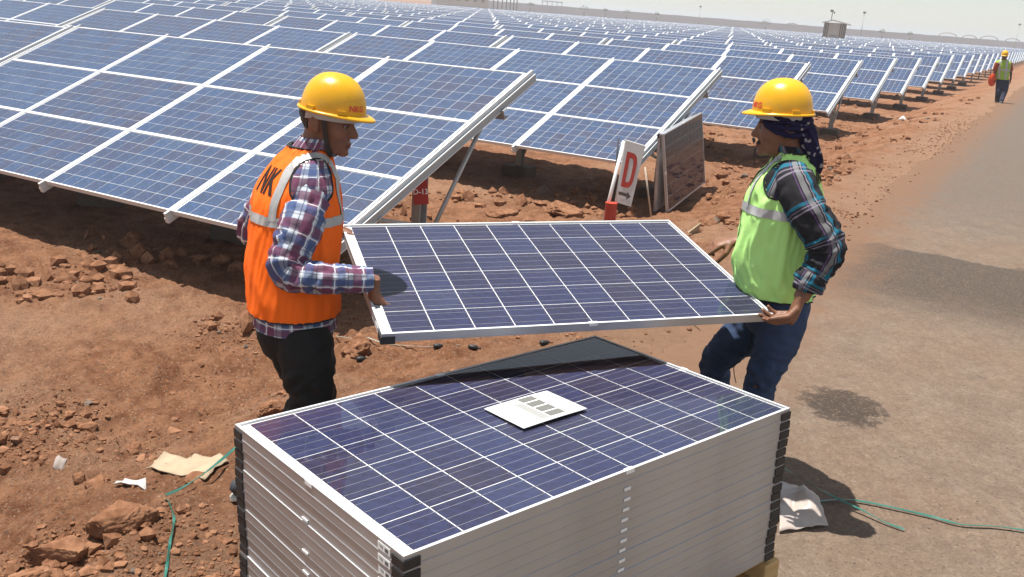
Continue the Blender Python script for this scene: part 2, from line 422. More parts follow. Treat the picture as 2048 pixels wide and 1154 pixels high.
# grey road gravel along the broken road edge
_s = np.concatenate([np.random.uniform(8.8, 11.5, 380), np.random.uniform(5, 30, 300), np.random.uniform(18, 26, 250)]); _q = np.random.normal(-2.0, .20, len(_s))
_x, _y = RX*_q - RY*_s, RY*_q + RX*_s
P = np.stack([_x, _y, ground_z(_x, _y) + .004 + .014*(_q > -1.8)], -1); S = np.random.uniform(.004, .020, len(_s))
g = clods('road_gravel', np.array(P), np.array(S), .8, 'grey crushed stone spilled along the ragged road edge', 'gravel')
g.data.attributes['tone'].data.foreach_set('value', np.full(len(g.data.vertices), .9, np.float32))

def rock(px, py, z, size, sq, label, seed, rot=0.0, sink=.25, cat='rock', mat=CLODM):
    c = atz(px, py, z); bm = bmesh.new(); bmesh.ops.create_icosphere(bm, subdivisions=5, radius=1)
    co = np.array([v.co[:] for v in bm.verts])
    k = co*1.3 + seed*7.3
    d = 1.12 + .34*vnoise(k[:,0], k[:,1], k[:,2], seed) + .30*(.5-np.abs(vnoise(k[:,0]*2.4, k[:,1]*2.4, k[:,2]*2.4, seed+1))) + .18*(.5-np.abs(vnoise(k[:,0]*5.5, k[:,1]*5.5, k[:,2]*5.5, seed+2))) + .09*vnoise(k[:,0]*12, k[:,1]*12, k[:,2]*12, seed+3) + .05*vnoise(k[:,0]*25, k[:,1]*25, k[:,2]*25, seed+4)
    rg = np.random.RandomState(seed); W = co * d[:, None]
    for _ in range(22):
        nv = rg.randn(3); nv /= np.linalg.norm(nv); lim = rg.uniform(.62, .98); ex = W @ nv - lim
        W = W - nv[None] * np.clip(ex, 0, None)[:, None] * .88
    W = W * (1 + .05*vnoise(k[:,0]*9, k[:,1]*9, k[:,2]*9, seed+5) + .03*vnoise(k[:,0]*22, k[:,1]*22, k[:,2]*22, seed+6))[:, None]
    for v, q in zip(bm.verts, W):
        w = Vector(q)
        v.co = Vector((w.x*sq[0], w.y*sq[1], w.z*sq[2])) * size
    me = bpy.data.meshes.new('rock'); bm.to_mesh(me); bm.free(); me.materials.append(mat)
    me.polygons.foreach_set('use_smooth', np.ones(len(me.polygons), bool))
    o = link('dirt_clod' if cat == 'clod' else 'rock', me); o.location = (c.x, c.y, gz(c.x, c.y) + size*sq[2]*(1-2*sink)); o.rotation_euler = (0, 0, rot)
    tag(o, label, cat, 'large lumps on the dirt'); return o
rock(240, 1025, .0, .115, (1.25,.75,.62), 'largest lump of cracked red soil, undercut, below the half buried white scrap', 3, .5, .2, 'clod')
rock(125, 1065, .0, .085, (1.2,.85,.6), 'rounded red soil lump left of the undercut largest lump', 5, .2, .25, 'clod')
rock(45, 1125, .0, .085, (1.2,.9,.55), 'broad red soil lump at the bottom left corner of the photo', 8, 1.1, .3, 'clod')
rock(195, 862, .0, .065, (1.2,.8,.55), 'red soil lump up the bank from the white paper sheet, far left', 12, 2.1, .3, 'clod')
rock(150, 850, .0, .035, (1,.9,.8), 'small dark soil lump left of the lump on the bank', 14, .1, .2, 'clod')
rock(398, 885, .01, .062, (1.1,.9,.30), 'flat pinkish stone just above the dusty white paper sheet', 17, .4, .2, 'rock')
rock(545, 762, 0, .085, (1.1,.8,.7), 'rounded brown rock behind the legs of the worker in the orange vest', 19, .9, .3)
rock(715, 645, -.1, .14, (1.2,.8,.5), 'angular red rock beyond the left corner of the carried panel', 23, 1.4, .3)
rock(1130, 425, -.42, .22, (1.5,.8,.5), 'long brown rock in the shade left of the letter sign', 27, -.5, .3)
rock(1000, 425, -.42, .16, (1.4,.9,.45), 'low red rock between the tagged steel post and the long brown rock', 29, .7, .35)

# ------------------------------------------------------------------ solar panels
PL, PW, PT = 1.65, .99, .035
LIP, CELLW, GAP = .011, .1554, .0040
CELL_X0, CELL_Y0 = .043, (PW - 6*CELLW - 5*GAP)/2

def frame_mb(mb, L, W, T, lip, mat, z1=0.0, ridge=.0016):
    z0 = z1 - T; t = .0022
    for (a, b) in (((0,0),(L,lip)), ((0,W-lip),(L,W)), ((0,lip),(lip,W-lip)), ((L-lip,lip),(L,W-lip))):
        mb.box((a[0],a[1],z1-.006), (b[0],b[1],z1-.0006), mat); mb.box((a[0]+.0004,a[1]+.0004,z1-.0005), (b[0]-.0004,b[1]-.0004,z1), ALU_F)  # lip top in a paler finish: its sunlit brightness put into the colour
    zb = z1 - .006
    g = .0005; t += g; zw = z0 + .0022                    # web set back behind lip and foot so each frame reads singly
    mb.box((g,g,zw), (L-g,t,zb), mat); mb.box((g,W-t,zw), (L-g,W-g,zb), mat)
    mb.box((g,t,zw), (t,W-t,zb), mat); mb.box((L-t,t,zw), (L-g,W-t,zb), mat)
    f = .022
    mb.box((0,0,z0), (L,f,z0+.002), mat); mb.box((0,W-f,z0), (L,W,z0+.002), mat)
    mb.box((0,f,z0), (f,W-f,z0+.002), mat); mb.box((L-f,f,z0), (L,W-f,z0+.002), mat)

FRAME_ME = None
def loose_frame():
    global FRAME_ME
    if FRAME_ME is None:
        mb = MB(); frame_mb(mb, PL, PW, PT, LIP, ALU); FRAME_ME = mb.mesh('frame')
    return FRAME_ME
mb = MB(); mb.box((0,0,0), (CELLW,CELLW,.0006), CELL); CELL_ME = mb.mesh('cell')
def lmesh(fn, name):
    mb = MB(); fn(mb); return mb.mesh(name)
REARW = plain('rear_white', (.50,.50,.50), .55, 0, .03, 6)
SHEET_ME = lmesh(lambda m: (m.box((.003,.003,-.0085), (PL-.003,PW-.003,-.0070), WHITE),), 'backsheet')
REAR_ME = lmesh(lambda m: m.box((.003,.003,-.0098), (PL-.003,PW-.003,-.0086), REARW), 'rear')
def _ribs(m):
    for j in range(6):
        for k in range(3):
            y = CELL_Y0 + j*(CELLW+GAP) + CELLW*(.19 + .31*k)
            m.box((CELL_X0-.004, y-.0007, -.0060), (CELL_X0+10*CELLW+9*GAP+.004, y+.0007, -.0056), RIB)
    for y0, y1 in ((.05,.33),(.36,.63),(.66,.94)):
        m.box((.0195,y0,-.0068), (.0212,y1,-.0062), RIB); m.box((.0295,y0,-.0068), (.0310,y1,-.0062), RIB)
RIB_ME = lmesh(_ribs, 'ribbon')
PANE_ME = lmesh(lambda m: m.quad([(LIP-.001,LIP-.001,-.0035),(PL-LIP+.001,LIP-.001,-.0035),(PL-LIP+.001,PW-LIP+.001,-.0035),(LIP-.001,PW-LIP+.001,-.0035)], GLASS), 'pane')
PANED_ME = lmesh(lambda m: m.quad([(LIP-.001,LIP-.001,-.0035),(PL-LIP+.001,LIP-.001,-.0035),(PL-LIP+.001,PW-LIP+.001,-.0035),(LIP-.001,PW-LIP+.001,-.0035)], GLASS_D), 'pane')
# an L shaped black corner spacer on the panel's outer corner
def _cap(m, sx, sy, plate=False):
    x, y = (0 if sx < 0 else PL), (0 if sy < 0 else PW); w = .050; p = .0035; z0, z1 = -PT-.006, -.013
    lo = lambda a, b: (min(a, b), max(a, b))
    x0, x1 = lo(x + sx*p, x - sx*w); y0, y1 = lo(y + sy*p, y)
    m.box((x0, y0, z0), (x1, y1, z1), BLACKP)
    y2, y3 = lo(y - sy*.0002, y - sy*w); x2, x3 = lo(x + sx*p, x)
    m.box((x2, y2, z0), (x3, y3, z1), BLACKP)
    if plate:
        x4, x5 = lo(x, x - sx*.052); y4, y5 = lo(y, y - sy*.052)
        m.box((x4+.0003, y4+.0003, z0-.004), (x5-.0003, y5-.0003, -PT-.0004), BLACKP)
CAP_ME = {(a, b): lmesh(lambda m, a=a, b=b: _cap(m, a, b), 'corner_cap') for a in (-1, 1) for b in (-1, 1)}
CAPB_ME = {(a, b): lmesh(lambda m, a=a, b=b: _cap(m, a, b, True), 'corner_cap') for a in (-1, 1) for b in (-1, 1)}
def solar_panel(mat, label, group=None, cells=True, caps=(), clips=(), pane=PANE_ME, plate=False):
    root = empty('solar_module', mat=mat); tag(root, label, 'solar panel', group)
    link('frame', loose_frame(), root)
    link('backsheet', SHEET_ME, root); link('rear_sheet', REAR_ME, root)
    if cells:
        for j in range(6):
            for i in range(10):
                link('cell', CELL_ME, root, Matrix.Translation((CELL_X0 + i*(CELLW+GAP), CELL_Y0 + j*(CELLW+GAP), -.0069)))
        link('ribbon', RIB_ME, root)
        link('glass', pane, root)
    for c in caps: link('corner_cap', (CAPB_ME if plate else CAP_ME)[c], root)
    for (x0, y0, x1, y1) in clips:
        mb = MB(); mb.box((x0, y0, -.012), (x1, y1, .0018), WPLAST); mb.build('clip', root)
    return root
def mat4(R, t):
    m = Matrix.Identity(4)
    for i in range(3):
        for j in range(3): m[i][j] = R[i][j]
        m[i][3] = t[i]
    return m

# --- stack on its pallet
ST_R = [[0.7538,-0.6559,-0.0397],[0.657,0.7535,0.0254],[0.0132,-0.0452,0.9989]]; ST_T = [-0.2167,2.0247,0.6304]
ST = mat4(ST_R, ST_T); NSTK, PITCH = 17, .0352
ORD = ['topmost','second','third','fourth','fifth','sixth','seventh','eighth','ninth','tenth','eleventh','twelfth','thirteenth','fourteenth','fifteenth','sixteenth','seventeenth','eighteenth','nineteenth','twentieth']
STICK = plain('sticker_paper', (.80,.80,.78), .6, 0, .04, 40); INK = plain('print_grey', (.12,.12,.115), .7, 0, .2, 60)
INKD = plain('print_dark', (.10,.10,.10), .7, 0, .2, 60)
def sticker(m):
    m.box((-.0012, .060, -.0315), (-.0002, .118, -.0095), STICK)
    m.box((-.0018, .068, -.0260), (-.0012, .084, -.0150), INK)
    m.box((-.0018, .092, -.0170), (-.0012, .112, -.0155), INK); m.box((-.0018, .092, -.0215), (-.0012, .106, -.0200), INK)
STK_ME = lmesh(sticker, 'sticker')
def cl_long(m): m.box((.795,-.0028,-.030), (.822,-.0002,-.020), WPLAST)
def cl_short(m): m.box((-.0028,.50,-.030), (-.0002,.535,-.022), WPLAST)
CLL_ME, CLS_ME = lmesh(cl_long, 'clip'), lmesh(cl_short, 'clip')
for k in range(NSTK):
    dx, dy = (0, 0) if k == 0 else (random.uniform(-.0025, .0025), random.uniform(-.0025, .0025))
    M = ST @ Matrix.Translation((dx, dy, -k*PITCH))
    lab = ('%s blue solar panel of the stack on the pallet, leaflet lying on it' % ORD[0]) if k == 0 else ('%s solar panel from the top of the stack on the pallet' % ORD[k])
    if k == NSTK-1: lab = 'lowest solar panel of the stack, resting on the wooden pallet'
    clips = ((-.002,.47,.013,.51), (.80,-.002,.835,.012), (PL-.012,.47,PL+.002,.505), (.80,PW-.012,.835,PW+.002)) if k == 0 else ()
    r = solar_panel(M, lab, 'solar panels stacked on the pallet', cells=(k == 0), caps=[(-1,-1),(-1,1),(1,-1)], clips=clips)
    if k < 9: link('label_sticker', STK_ME, r)
    if k > 0: link('clip', CLL_ME, r)
    if k in (3, 6, 8, 11, 13): link('clip', CLS_ME, r)

WOOD = NT('pallet_wood'); _v = WOOD.scale(WOOD.coord(), (2, 30, 30)); _n = WOOD.noise(2.2, 6, .6, _v)
WOOD.P(Base_Color=WOOD.ramp(_n, [(0,(.36,.22,.09)),(.5,(.56,.36,.15)),(1,(.66,.46,.22))]), Roughness=.8); WOOD.bump(_n, .5, .003); WOOD = WOOD.mat
zb = -NSTK*PITCH - .006
pal = empty('wooden_pallet', mat=ST @ Matrix.Translation((0, 0, zb))); tag(pal, 'pale wooden pallet carrying the stack of solar panels', 'pallet')
PAL_H = .0
yb = [0.02, .19, .36, .53, .70, .87]
for i, y in enumerate(yb):
    mb = MB(); mb.box((-.01, y, -.022), (PL+.055, y+.10, -.001), WOOD); bevel(mb.build('deck_board', pal), .003)
for i, x in enumerate((.0, .77, PL-.04)):
    mb = MB(); mb.box((x, -.005, -.100), (x+.09, PW+.005, -.0225), WOOD); bevel(mb.build('stringer', pal), .004)
for y in (.02, .45, .87):
    mb = MB(); mb.box((-.01, y, -.122), (PL+.06, y+.10, -.1005), WOOD); bevel(mb.build('bottom_board', pal), .003)

# --- leaflet on the stack
lf = empty('leaflet', mat=ST @ Matrix.Translation((.742, .408, .0))); tag(lf, 'white printed instruction leaflet lying on top of the panel stack', 'leaflet')
mb = MB(); n = 10; LW, LH = .292, .212
for i in range(n+1):
    for j in range(2):
        x = LW*i/n; z = .0030 + .002*math.sin(3.0*i/n) + (.003 if j == 0 else 0)
        mb.v.append((x, LH*j, z)); mb.v.append((x, LH*j, z - .0020))
for i in range(n):
    a, b, c, d = i*4, i*4+2, i*4+6, i*4+4
    mb.face([a, d, c, b], STICK, True); mb.face([a+1, b+1, c+1, d+1], STICK, True)
    mb.face([a, a+1, d+1, d], STICK); mb.face([b, c, c+1, b+1], STICK)
mb.face([0,2,3,1], STICK); mb.face([n*4, n*4+1, n*4+3, n*4+2], STICK)
mb.build('paper', lf)
def leafz(x, y): return .0030 + .002*math.sin(3.0*x/LW) + .003*(1-y/LH) + .0005
PRN = plain('print_pale', (.135,.135,.122), .7, 0, .15, 120); PRN2 = plain('print_faint', (.29,.29,.275), .7, 0, .08, 80)
for (x0, x1, y0, y1, m) in ((.140,.208,.166,.203,PRN),(.140,.208,.118,.158,PRN),(.140,.208,.068,.110,PRN),(.140,.208,.022,.060,PRN),(.100,.134,.020,.172,PRN2),(.226,.233,.03,.19,PRN2)):
    mb = MB(); q = 4
    for i in range(q):
        xa, xb = x0+(x1-x0)*i/q, x0+(x1-x0)*(i+1)/q
        mb.quad([(xa,y0,leafz(xa,y0)),(xb,y0,leafz(xb,y0)),(xb,y1,leafz(xb,y1)),(xa,y1,leafz(xa,y1))], m)
    mb.build('print_block', lf)

# --- panel carried by the two workers
HP_R = [[0.9409,-0.3354,0.0471],[0.3385,0.9264,-0.1649],[0.0117,0.1711,0.9852]]; HP_T = [-0.4558,3.1748,0.7869]
HP = mat4(HP_R, HP_T)
held = solar_panel(HP, 'blue solar panel carried level between the two workers', None, True, [(-1,-1),(1,1),(-1,1)], ((.815,-.002,.850,.012), (.81,PW-.012,.845,PW+.002)), plate=True)
mb = MB(); mb.box((.72,.86,-.030), (.86,.95,-.0099), BLACKP); mb.build('junction_box', held)
link('label_sticker', STK_ME, held)

# --- two panels leaning on the post by the letter sign
LP = mat4([[0.4303,-0.2703,0.8612],[0.8975,0.0263,-0.4402],[0.0963,0.9624,0.2539]], [1.945,11.663,-0.411]) @ Matrix.Rotation(math.radians(6), 4, 'X')
LP.translation = LP.translation + Vector((-.05, 0, 0))
lp = solar_panel(LP, 'dusty dark solar panel leaning upright by the letter sign, in front of its twin', 'panels leaning by the sign', True, [], ((.80,PW-.012,.84,PW+.004), (-.002,.48,.012,.52)), PANED_ME)
LP2 = LP @ Matrix.Translation((.02, 0.0, -.17)) @ Matrix.Rotation(math.radians(7), 4, 'X')
lp2 = solar_panel(LP2, 'solar panel standing behind the dusty leaning one, only its edge in view', 'panels leaning by the sign', False, [(-1, 1)], ())
#SECTION2
# ------------------------------------------------------------------ the solar field
T1_R = [[0.8647,0.4566,-0.2092],[-0.5021,0.797,-0.3359],[0.0133,0.3954,0.9184]]; T1_T = Vector((-1.3808,6.581,0.1647))
T2_R = [[0.8705,0.4577,-0.1808],[-0.4921,0.8131,-0.311],[0.0047,0.3597,0.9331]]; T2_T = Vector((1.347,11.4974,0.1933))
CP, RP, TABW = 1.68, 1.0, 4*1.68
POSTS = (-.15, -2.35, -4.45, -6.50)
def panel_geo(m, x0, y0, cells=True):
    """one landscape field panel, lower left at (x0, y0) in the table plane, top of frame at z = 0"""
    L, W = PL, PW; lip = .014
    for (a, b) in (((0,0),(L,lip)), ((0,W-lip),(L,W)), ((0,lip),(lip,W-lip)), ((L-lip,lip),(L,W-lip))):
        m.box((x0+a[0],y0+a[1],-.040), (x0+b[0],y0+b[1],0), ALU_F)
    m.quad([(x0+lip,y0+lip,-.008),(x0+L-lip,y0+lip,-.008),(x0+L-lip,y0+W-lip,-.008),(x0+lip,y0+W-lip,-.008)], WHITE)
    m.quad([(x0+lip,y0+W-lip,-.010),(x0+L-lip,y0+W-lip,-.010),(x0+L-lip,y0+lip,-.010),(x0+lip,y0+lip,-.010)], BACK)
    if cells: cell_geo(m, x0, y0)
    m.quad([(x0+lip,y0+lip,-.004),(x0+L-lip,y0+lip,-.004),(x0+L-lip,y0+W-lip,-.004),(x0+lip,y0+W-lip,-.004)], GLASS_T)
CELL_TONE = {}
def cell_geo(m, x0, y0):
    for j in range(6):
        for i in range(10):
            a = x0 + .033 + i*(.154+.0050); b = y0 + (PW-6*.154-5*.0050)/2 + j*(.154+.0050)
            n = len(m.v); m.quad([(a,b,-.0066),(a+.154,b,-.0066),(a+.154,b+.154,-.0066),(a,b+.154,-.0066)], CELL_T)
            CELL_TONE.setdefault(id(m), {})[len(m.f)-1] = random.random()
def tone_mesh(m, name):
    me = m.mesh(name); a = me.attributes.new('tone', 'FLOAT', 'FACE'); v = np.zeros(len(m.f), np.float32)
    for k, q in CELL_TONE.get(id(m), {}).items(): v[k] = q
    a.data.foreach_set('value', v); return me
def rail_geo(m, x, end=False):
    m.box((x-.021,-.060,-.085), (x+.021,3.05,-.0415), ALU_F)                 # channel below the joint
    m.box((x-.0125,-.055,-.0410), (x+.0125,3.045,.0035), ALU_F)              # cover strip between the columns
SIDE = plain('beam_side_shaded', (.36,.41,.44), .5, .3, .08, 5)  # greyer than the flanges: the side's shade is put into the colour
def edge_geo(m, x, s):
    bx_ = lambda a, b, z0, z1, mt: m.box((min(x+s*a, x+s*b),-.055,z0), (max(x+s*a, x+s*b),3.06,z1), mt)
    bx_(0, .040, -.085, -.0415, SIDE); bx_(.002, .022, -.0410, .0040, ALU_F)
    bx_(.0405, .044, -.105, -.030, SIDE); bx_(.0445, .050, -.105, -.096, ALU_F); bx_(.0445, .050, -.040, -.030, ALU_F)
PAN_ME = []
for k in range(5):
    m = MB(); panel_geo(m, 0, 0); PAN_ME.append(tone_mesh(m, 'panel'))
m = MB(); panel_geo(m, 0, 0, False); PAN0_ME = m.mesh('panel')
m = MB(); rail_geo(m, 0); RAIL_ME = m.mesh('rail')
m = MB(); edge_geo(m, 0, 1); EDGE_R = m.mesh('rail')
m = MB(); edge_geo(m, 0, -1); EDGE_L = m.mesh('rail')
m = MB()
m.box((-TABW-.06,.55,-.175), (.055,.56,-.0865), ALU_D); m.box((-TABW-.06,.56,-.175), (.055,.60,-.167), ALU_D); m.box((-TABW-.06,.56,-.0955), (.055,.60,-.0865), ALU_D); PUR1 = m.mesh('purlin')
m = MB()
m.box((-TABW-.06,2.40,-.175), (.075,2.41,-.0865), ALU_D); m.box((-TABW-.06,2.41,-.175), (.075,2.46,-.167), ALU_D); m.box((-TABW-.06,2.41,-.0955), (.075,2.46,-.0865), ALU_D); PUR2 = m.mesh('purlin')
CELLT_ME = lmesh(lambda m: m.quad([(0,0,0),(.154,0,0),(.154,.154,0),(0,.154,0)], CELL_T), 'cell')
CONC = plain('footing_concrete', (.13,.10,.082), .9, 0, .25, 6, .2, .5, 30)
RAILDIR = Vector((0, 0, 1))

def posts(root, M, with_foot=True):
    """upright posts, braces and footings in the table's local frame"""
    Mi = M.inverted(); up = (Mi.to_3x3() @ Vector((0, 0, 1))).normalized()
    for u in POSTS:
        top = Vector((u, 1.42, -.10)); w = M @ top; zg = gz(w.x, w.y)
        L = w.z - zg
        def P(h): return top - up*h
        m = MB(); ax = Vector((1,0,0)); ay = up.cross(ax).normalized()
        def prism(p, q, a0, a1, b0, b1):
            n = len(m.v)
            for c in (p, q):
                for (a, b) in ((a0,b0),(a1,b0),(a1,b1),(a0,b1)): m.v.append(tuple(c + ax*a + ay*b))
            for f in ((0,1,2,3),(7,6,5,4),(0,4,5,1),(1,5,6,2),(2,6,7,3),(3,7,4,0)): m.face([n+i for i in f], ALU_D)
        prism(P(L+.05), P(0), -.045, -.038, -.05, .05); prism(P(L+.05), P(0), -.038, .045, -.05, -.043); prism(P(L+.05), P(0), -.038, .045, .043, .05)
        prism(P(L+.02), P(L-.16), .047, .055, -.07, .07)
        m.build('post', root)
        for v1, h in ((.58, .55), (2.40, .78)):
            m = MB(); m.tube([P(min(h, L*.7)) + ax*.052, Vector((u+.052, v1, -.13))], .020, ALU_D, 6); m.build('brace', root)
        if with_foot:
            fz = zg + .16
            c = P(w.z - fz); m = MB(); n = len(m.v); a, b = .23, .19
            m.add([c + ax*x + ay*y - up*h for h in (0, .5) for (x, y) in ((-a*.9,-b*.9),(a*.9,-b*.9),(a*.9,b*.9),(-a*.9,b*.9))])
            for f in ((0,1,2,3),(7,6,5,4),(0,4,5,1),(1,5,6,2),(2,6,7,3),(3,7,4,0)): m.face(f, CONC)
            bevel(m.build('footing', root), .02, 2)

def ordw(n):
    if n < len(ORD): return 'first' if n == 0 else ORD[n]
    k = n+1; return str(k) + ('th' if 10 < k % 100 < 14 else {1:'st',2:'nd',3:'rd'}.get(k % 10, 'th'))
ROWSTEP = Vector((2.69, 4.93, -.012))
def table_matrix(i, k):
    if i == 0: R, t = T1_R, T1_T.copy()
    else: R = T2_R; t = T2_T + ROWSTEP*(i-1)
    M = mat4(R, t); u = Vector((R[0][0], R[1][0], R[2][0]))
    rnd = random.Random(i*97+k)
    if k > 0: M.translation = t - u*(TABW+.20)*k + Vector((0,0,rnd.uniform(-.025,.025)))
    elif i > 1: M.translation = t + Vector((0,0,rnd.uniform(-.03,.03)))
    return M
def table_geo_all(m, cells=True):
    for c in range(4):
        for r in range(3): panel_geo(m, -(c+1)*CP + .015, r*RP + .005, cells)
    for c in (1, 2, 3): rail_geo(m, -c*CP)
    edge_geo(m, 0, 1); edge_geo(m, -TABW, -1)
    m.box((-TABW-.06,.55,-.175), (.055,.60,-.0865), ALU_D); m.box((-TABW-.06,2.40,-.175), (.075,2.46,-.0865), ALU_D)
    for u in POSTS:                                   # upright in the local frame of rows two onwards
        up = Vector((0.0047, .3597, .9331)); a = Vector((u, 1.42, -.10)); b = a - up*1.22
        m.tube([b, a], .045, ALU_D, 5)
        m.tube([a - up*.55, Vector((u,.58,-.13))], .02, ALU_D, 4); m.tube([a - up*.78, Vector((u,2.4,-.13))], .02, ALU_D, 4)
FAR_ME = []
for k in range(3):
    m = MB(); table_geo_all(m); FAR_ME.append(tone_mesh(m, 'solar_table'))

vis = []
NROWS = 46
for i in range(NROWS):
    for k in range(0, 60):
        M = table_matrix(i, k)
        c = M @ Vector((-TABW/2, 1.5, 0)); w = c.length
        pts = [topx(M @ Vector(q)) for q in ((0,0,0),(0,3,0),(-TABW,0,0),(-TABW,3,0))]
        if min(p[2] for p in pts) < .3: continue
        if max(p[0] for p in pts) < -10 or min(p[0] for p in pts) > 2058 or max(p[1] for p in pts) < -12 or min(p[1] for p in pts) > 1160: continue
        if c.y > 245: continue
        vis.append((w, i, k))
vis.sort()
NEAR_PARTS = [v for v in vis if v[0] < 62]
GROUP = 'tilted tables of solar panels in rows'
rest = []
for n, (w, i, k) in enumerate(vis):
    M = table_matrix(i, k)
    side = 'road end' if k == 0 else '%s table in from the road' % ordw(k)
    lab = ('tilted solar table, %s row from the front, %s' % (('front' if i == 0 else ordw(i)), side)).replace('front row from the front', 'front row')
    if n >= 300: rest.append(M); continue
    if w < 62:
        root = empty('solar_table', mat=M); tag(root, lab, 'solar table', GROUP)
        tidx = 0
        for c in range(4):
            for r in range(3):
                ind = (i == 0 and k == 0 and ((c == 0) or (c == 1 and r < 2)))
                me = PAN0_ME if ind else PAN_ME[random.randrange(5)]
                po = link('panel', me, root, Matrix.Translation((-(c+1)*CP + .015, r*RP + .005, 0)))
                if ind:
                    for b in range(6):
                        for a in range(10):
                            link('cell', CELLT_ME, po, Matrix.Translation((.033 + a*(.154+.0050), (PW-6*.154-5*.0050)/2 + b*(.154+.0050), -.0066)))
        for c in (1, 2, 3): link('rail', RAIL_ME, root, Matrix.Translation((-c*CP, 0, 0)))
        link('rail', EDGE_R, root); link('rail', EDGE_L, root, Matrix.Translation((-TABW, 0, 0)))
        link('purlin', PUR1, root); link('purlin', PUR2, root)
        posts(root, M, w < 62)
    else:
        o = link('solar_table', FAR_ME[random.randrange(3)]); o.matrix_world = M; tag(o, lab, 'solar table', GROUP)
if rest:
    m = MB(); CT2 = cell_mat('silicon_cell_far', [(.055,.060,.11), (.045,.070,.15), (.045,.080,.17), (.060,.090,.17)], grain=1.0)
    for M in rest:
        for c in range(4):
            for r in range(3):
                x0, y0 = -(c+1)*CP + .015, r*RP + .005; L, W = PL, PW
                q = lambda a, b, d, e, z, mt: m.quad([M @ Vector(p) for p in ((a,b,z),(d,b,z),(d,e,z),(a,e,z))], mt)
                q(x0, y0, x0+L, y0+W, 0, ALU_F); q(x0+.03, y0+.022, x0+L-.03, y0+W-.022, .004, CT2); q(x0+.02, y0+.014, x0+L-.02, y0+W-.014, .008, GLASS_T)
        for c in range(5): m.box((-c*CP-.03,-.05,-.05), (-c*CP+.03,3.05,.012), ALU_F, M)
        m.box((-TABW, .6, -.9), (-TABW+.08, .68, -.1), ALU_D, M); m.box((-.3, .6, -.9), (-.22, .68, -.1), ALU_D, M)
    o = m.build('distant_solar_tables'); tag(o, 'mass of distant solar tables running to the horizon', 'solar tables', kind='stuff')
print('TABLES', len(vis), 'near', len(NEAR_PARTS))

# --- red row tag on the end post of the front row
TAGR = plain('tag_red', (.40,.022,.014), .5, 0, .1, 20)
def text_mesh(body, size, mat, name='lettering', bold=0.0, sub=0):
    cu = bpy.data.curves.new(name, 'FONT'); cu.body = body; cu.size = size; cu.align_x = 'CENTER'; cu.align_y = 'CENTER'; cu.resolution_u = 3; cu.offset = bold
    o = bpy.data.objects.new(name, cu); COL.objects.link(o)
    bpy.context.view_layer.update()
    me = bpy.data.meshes.new_from_object(o.evaluated_get(bpy.context.evaluated_depsgraph_get()))
    bpy.data.objects.remove(o); bpy.data.curves.remove(cu); me.materials.clear(); me.materials.append(mat)
    if sub:
        bm = bmesh.new(); bm.from_mesh(me); bmesh.ops.triangulate(bm, faces=bm.faces[:])
        for _ in range(sub): bmesh.ops.subdivide_edges(bm, edges=bm.edges[:], cuts=1, use_grid_fill=True)
        bm.to_mesh(me); bm.free()
    return me
def frame_m(o, x, n):
    """matrix with local x along x, z along n"""
    n = Vector(n).normalized(); x = Vector(x); x = (x - n*x.dot(n)).normalized(); y = n.cross(x)
    m = Matrix.Identity(4)
    for i in range(3): m[i][0] = x[i]; m[i][1] = y[i]; m[i][2] = n[i]; m[i][3] = o[i]
    return m
M0 = table_matrix(0, 0); pt = M0 @ Vector((POSTS[0]+.03, 1.42, -.10))
tm = frame_m(Vector((pt.x-.01, pt.y-.085, pt.z-.235)), (1, .06, .10), (.1, -1, .12))
tg = empty('row_tag', mat=tm); tag(tg, 'small red tag reading D-13 on the end post of the front row', 'tag')
m = MB(); m.box((-.062,-.105,-.002), (.062,.095,.002), TAGR); m.build('plate', tg)
link('lettering', text_mesh('D-13', .062, plain('tag_white', (.85,.85,.85), .6), bold=.0012), tg, Matrix.Translation((0, 0, .0032)))

# --- letter sign D with arrow
SIGNW = plain('sign_white', (.56,.55,.53), .6, 0, .1, 6); SIGNR = plain('sign_red', (.42,.035,.02), .55, 0, .1, 10); SIGNK = plain('sign_dark', (.085,.06,.05), .6, 0, .2, 10)
sd = 10.75
a, b, c, d = at(1229, 404, sd), at(1262, 414, sd-.02), at(1291, 291, sd+.10), at(1251, 279, sd+.10)
sn = (b-a).cross(d-a).normalized()
sg_ = empty('letter_sign', mat=frame_m((a+b+c+d)/4, (b-a)+(c-d), sn)); tag(sg_, 'white tilted sign board with red letter D and arrow', 'sign')
inv = sg_.matrix_world.inverted()
la, lb, lc, ld = [inv @ q for q in (a, b, c, d)]
m = MB(); n = m.add([(q.x, q.y, .0) for q in (la, lb, lc, ld)] + [(q.x, q.y, -.03) for q in (la, lb, lc, ld)])
for f in ((0,1,2,3),(7,6,5,4),(0,4,5,1),(1,5,6,2),(2,6,7,3),(3,7,4,0)): m.face([n+i for i in f], SIGNW)
bevel(m.build('board', sg_), .006)
SX = (lb-la).length; SY = (ld-la).length
def sgp(u, v, z=.004):
    p = la + (lb-la)*u + ((ld-la)*(1-u) + (lc-lb)*u)*v; return (p.x, p.y, z)
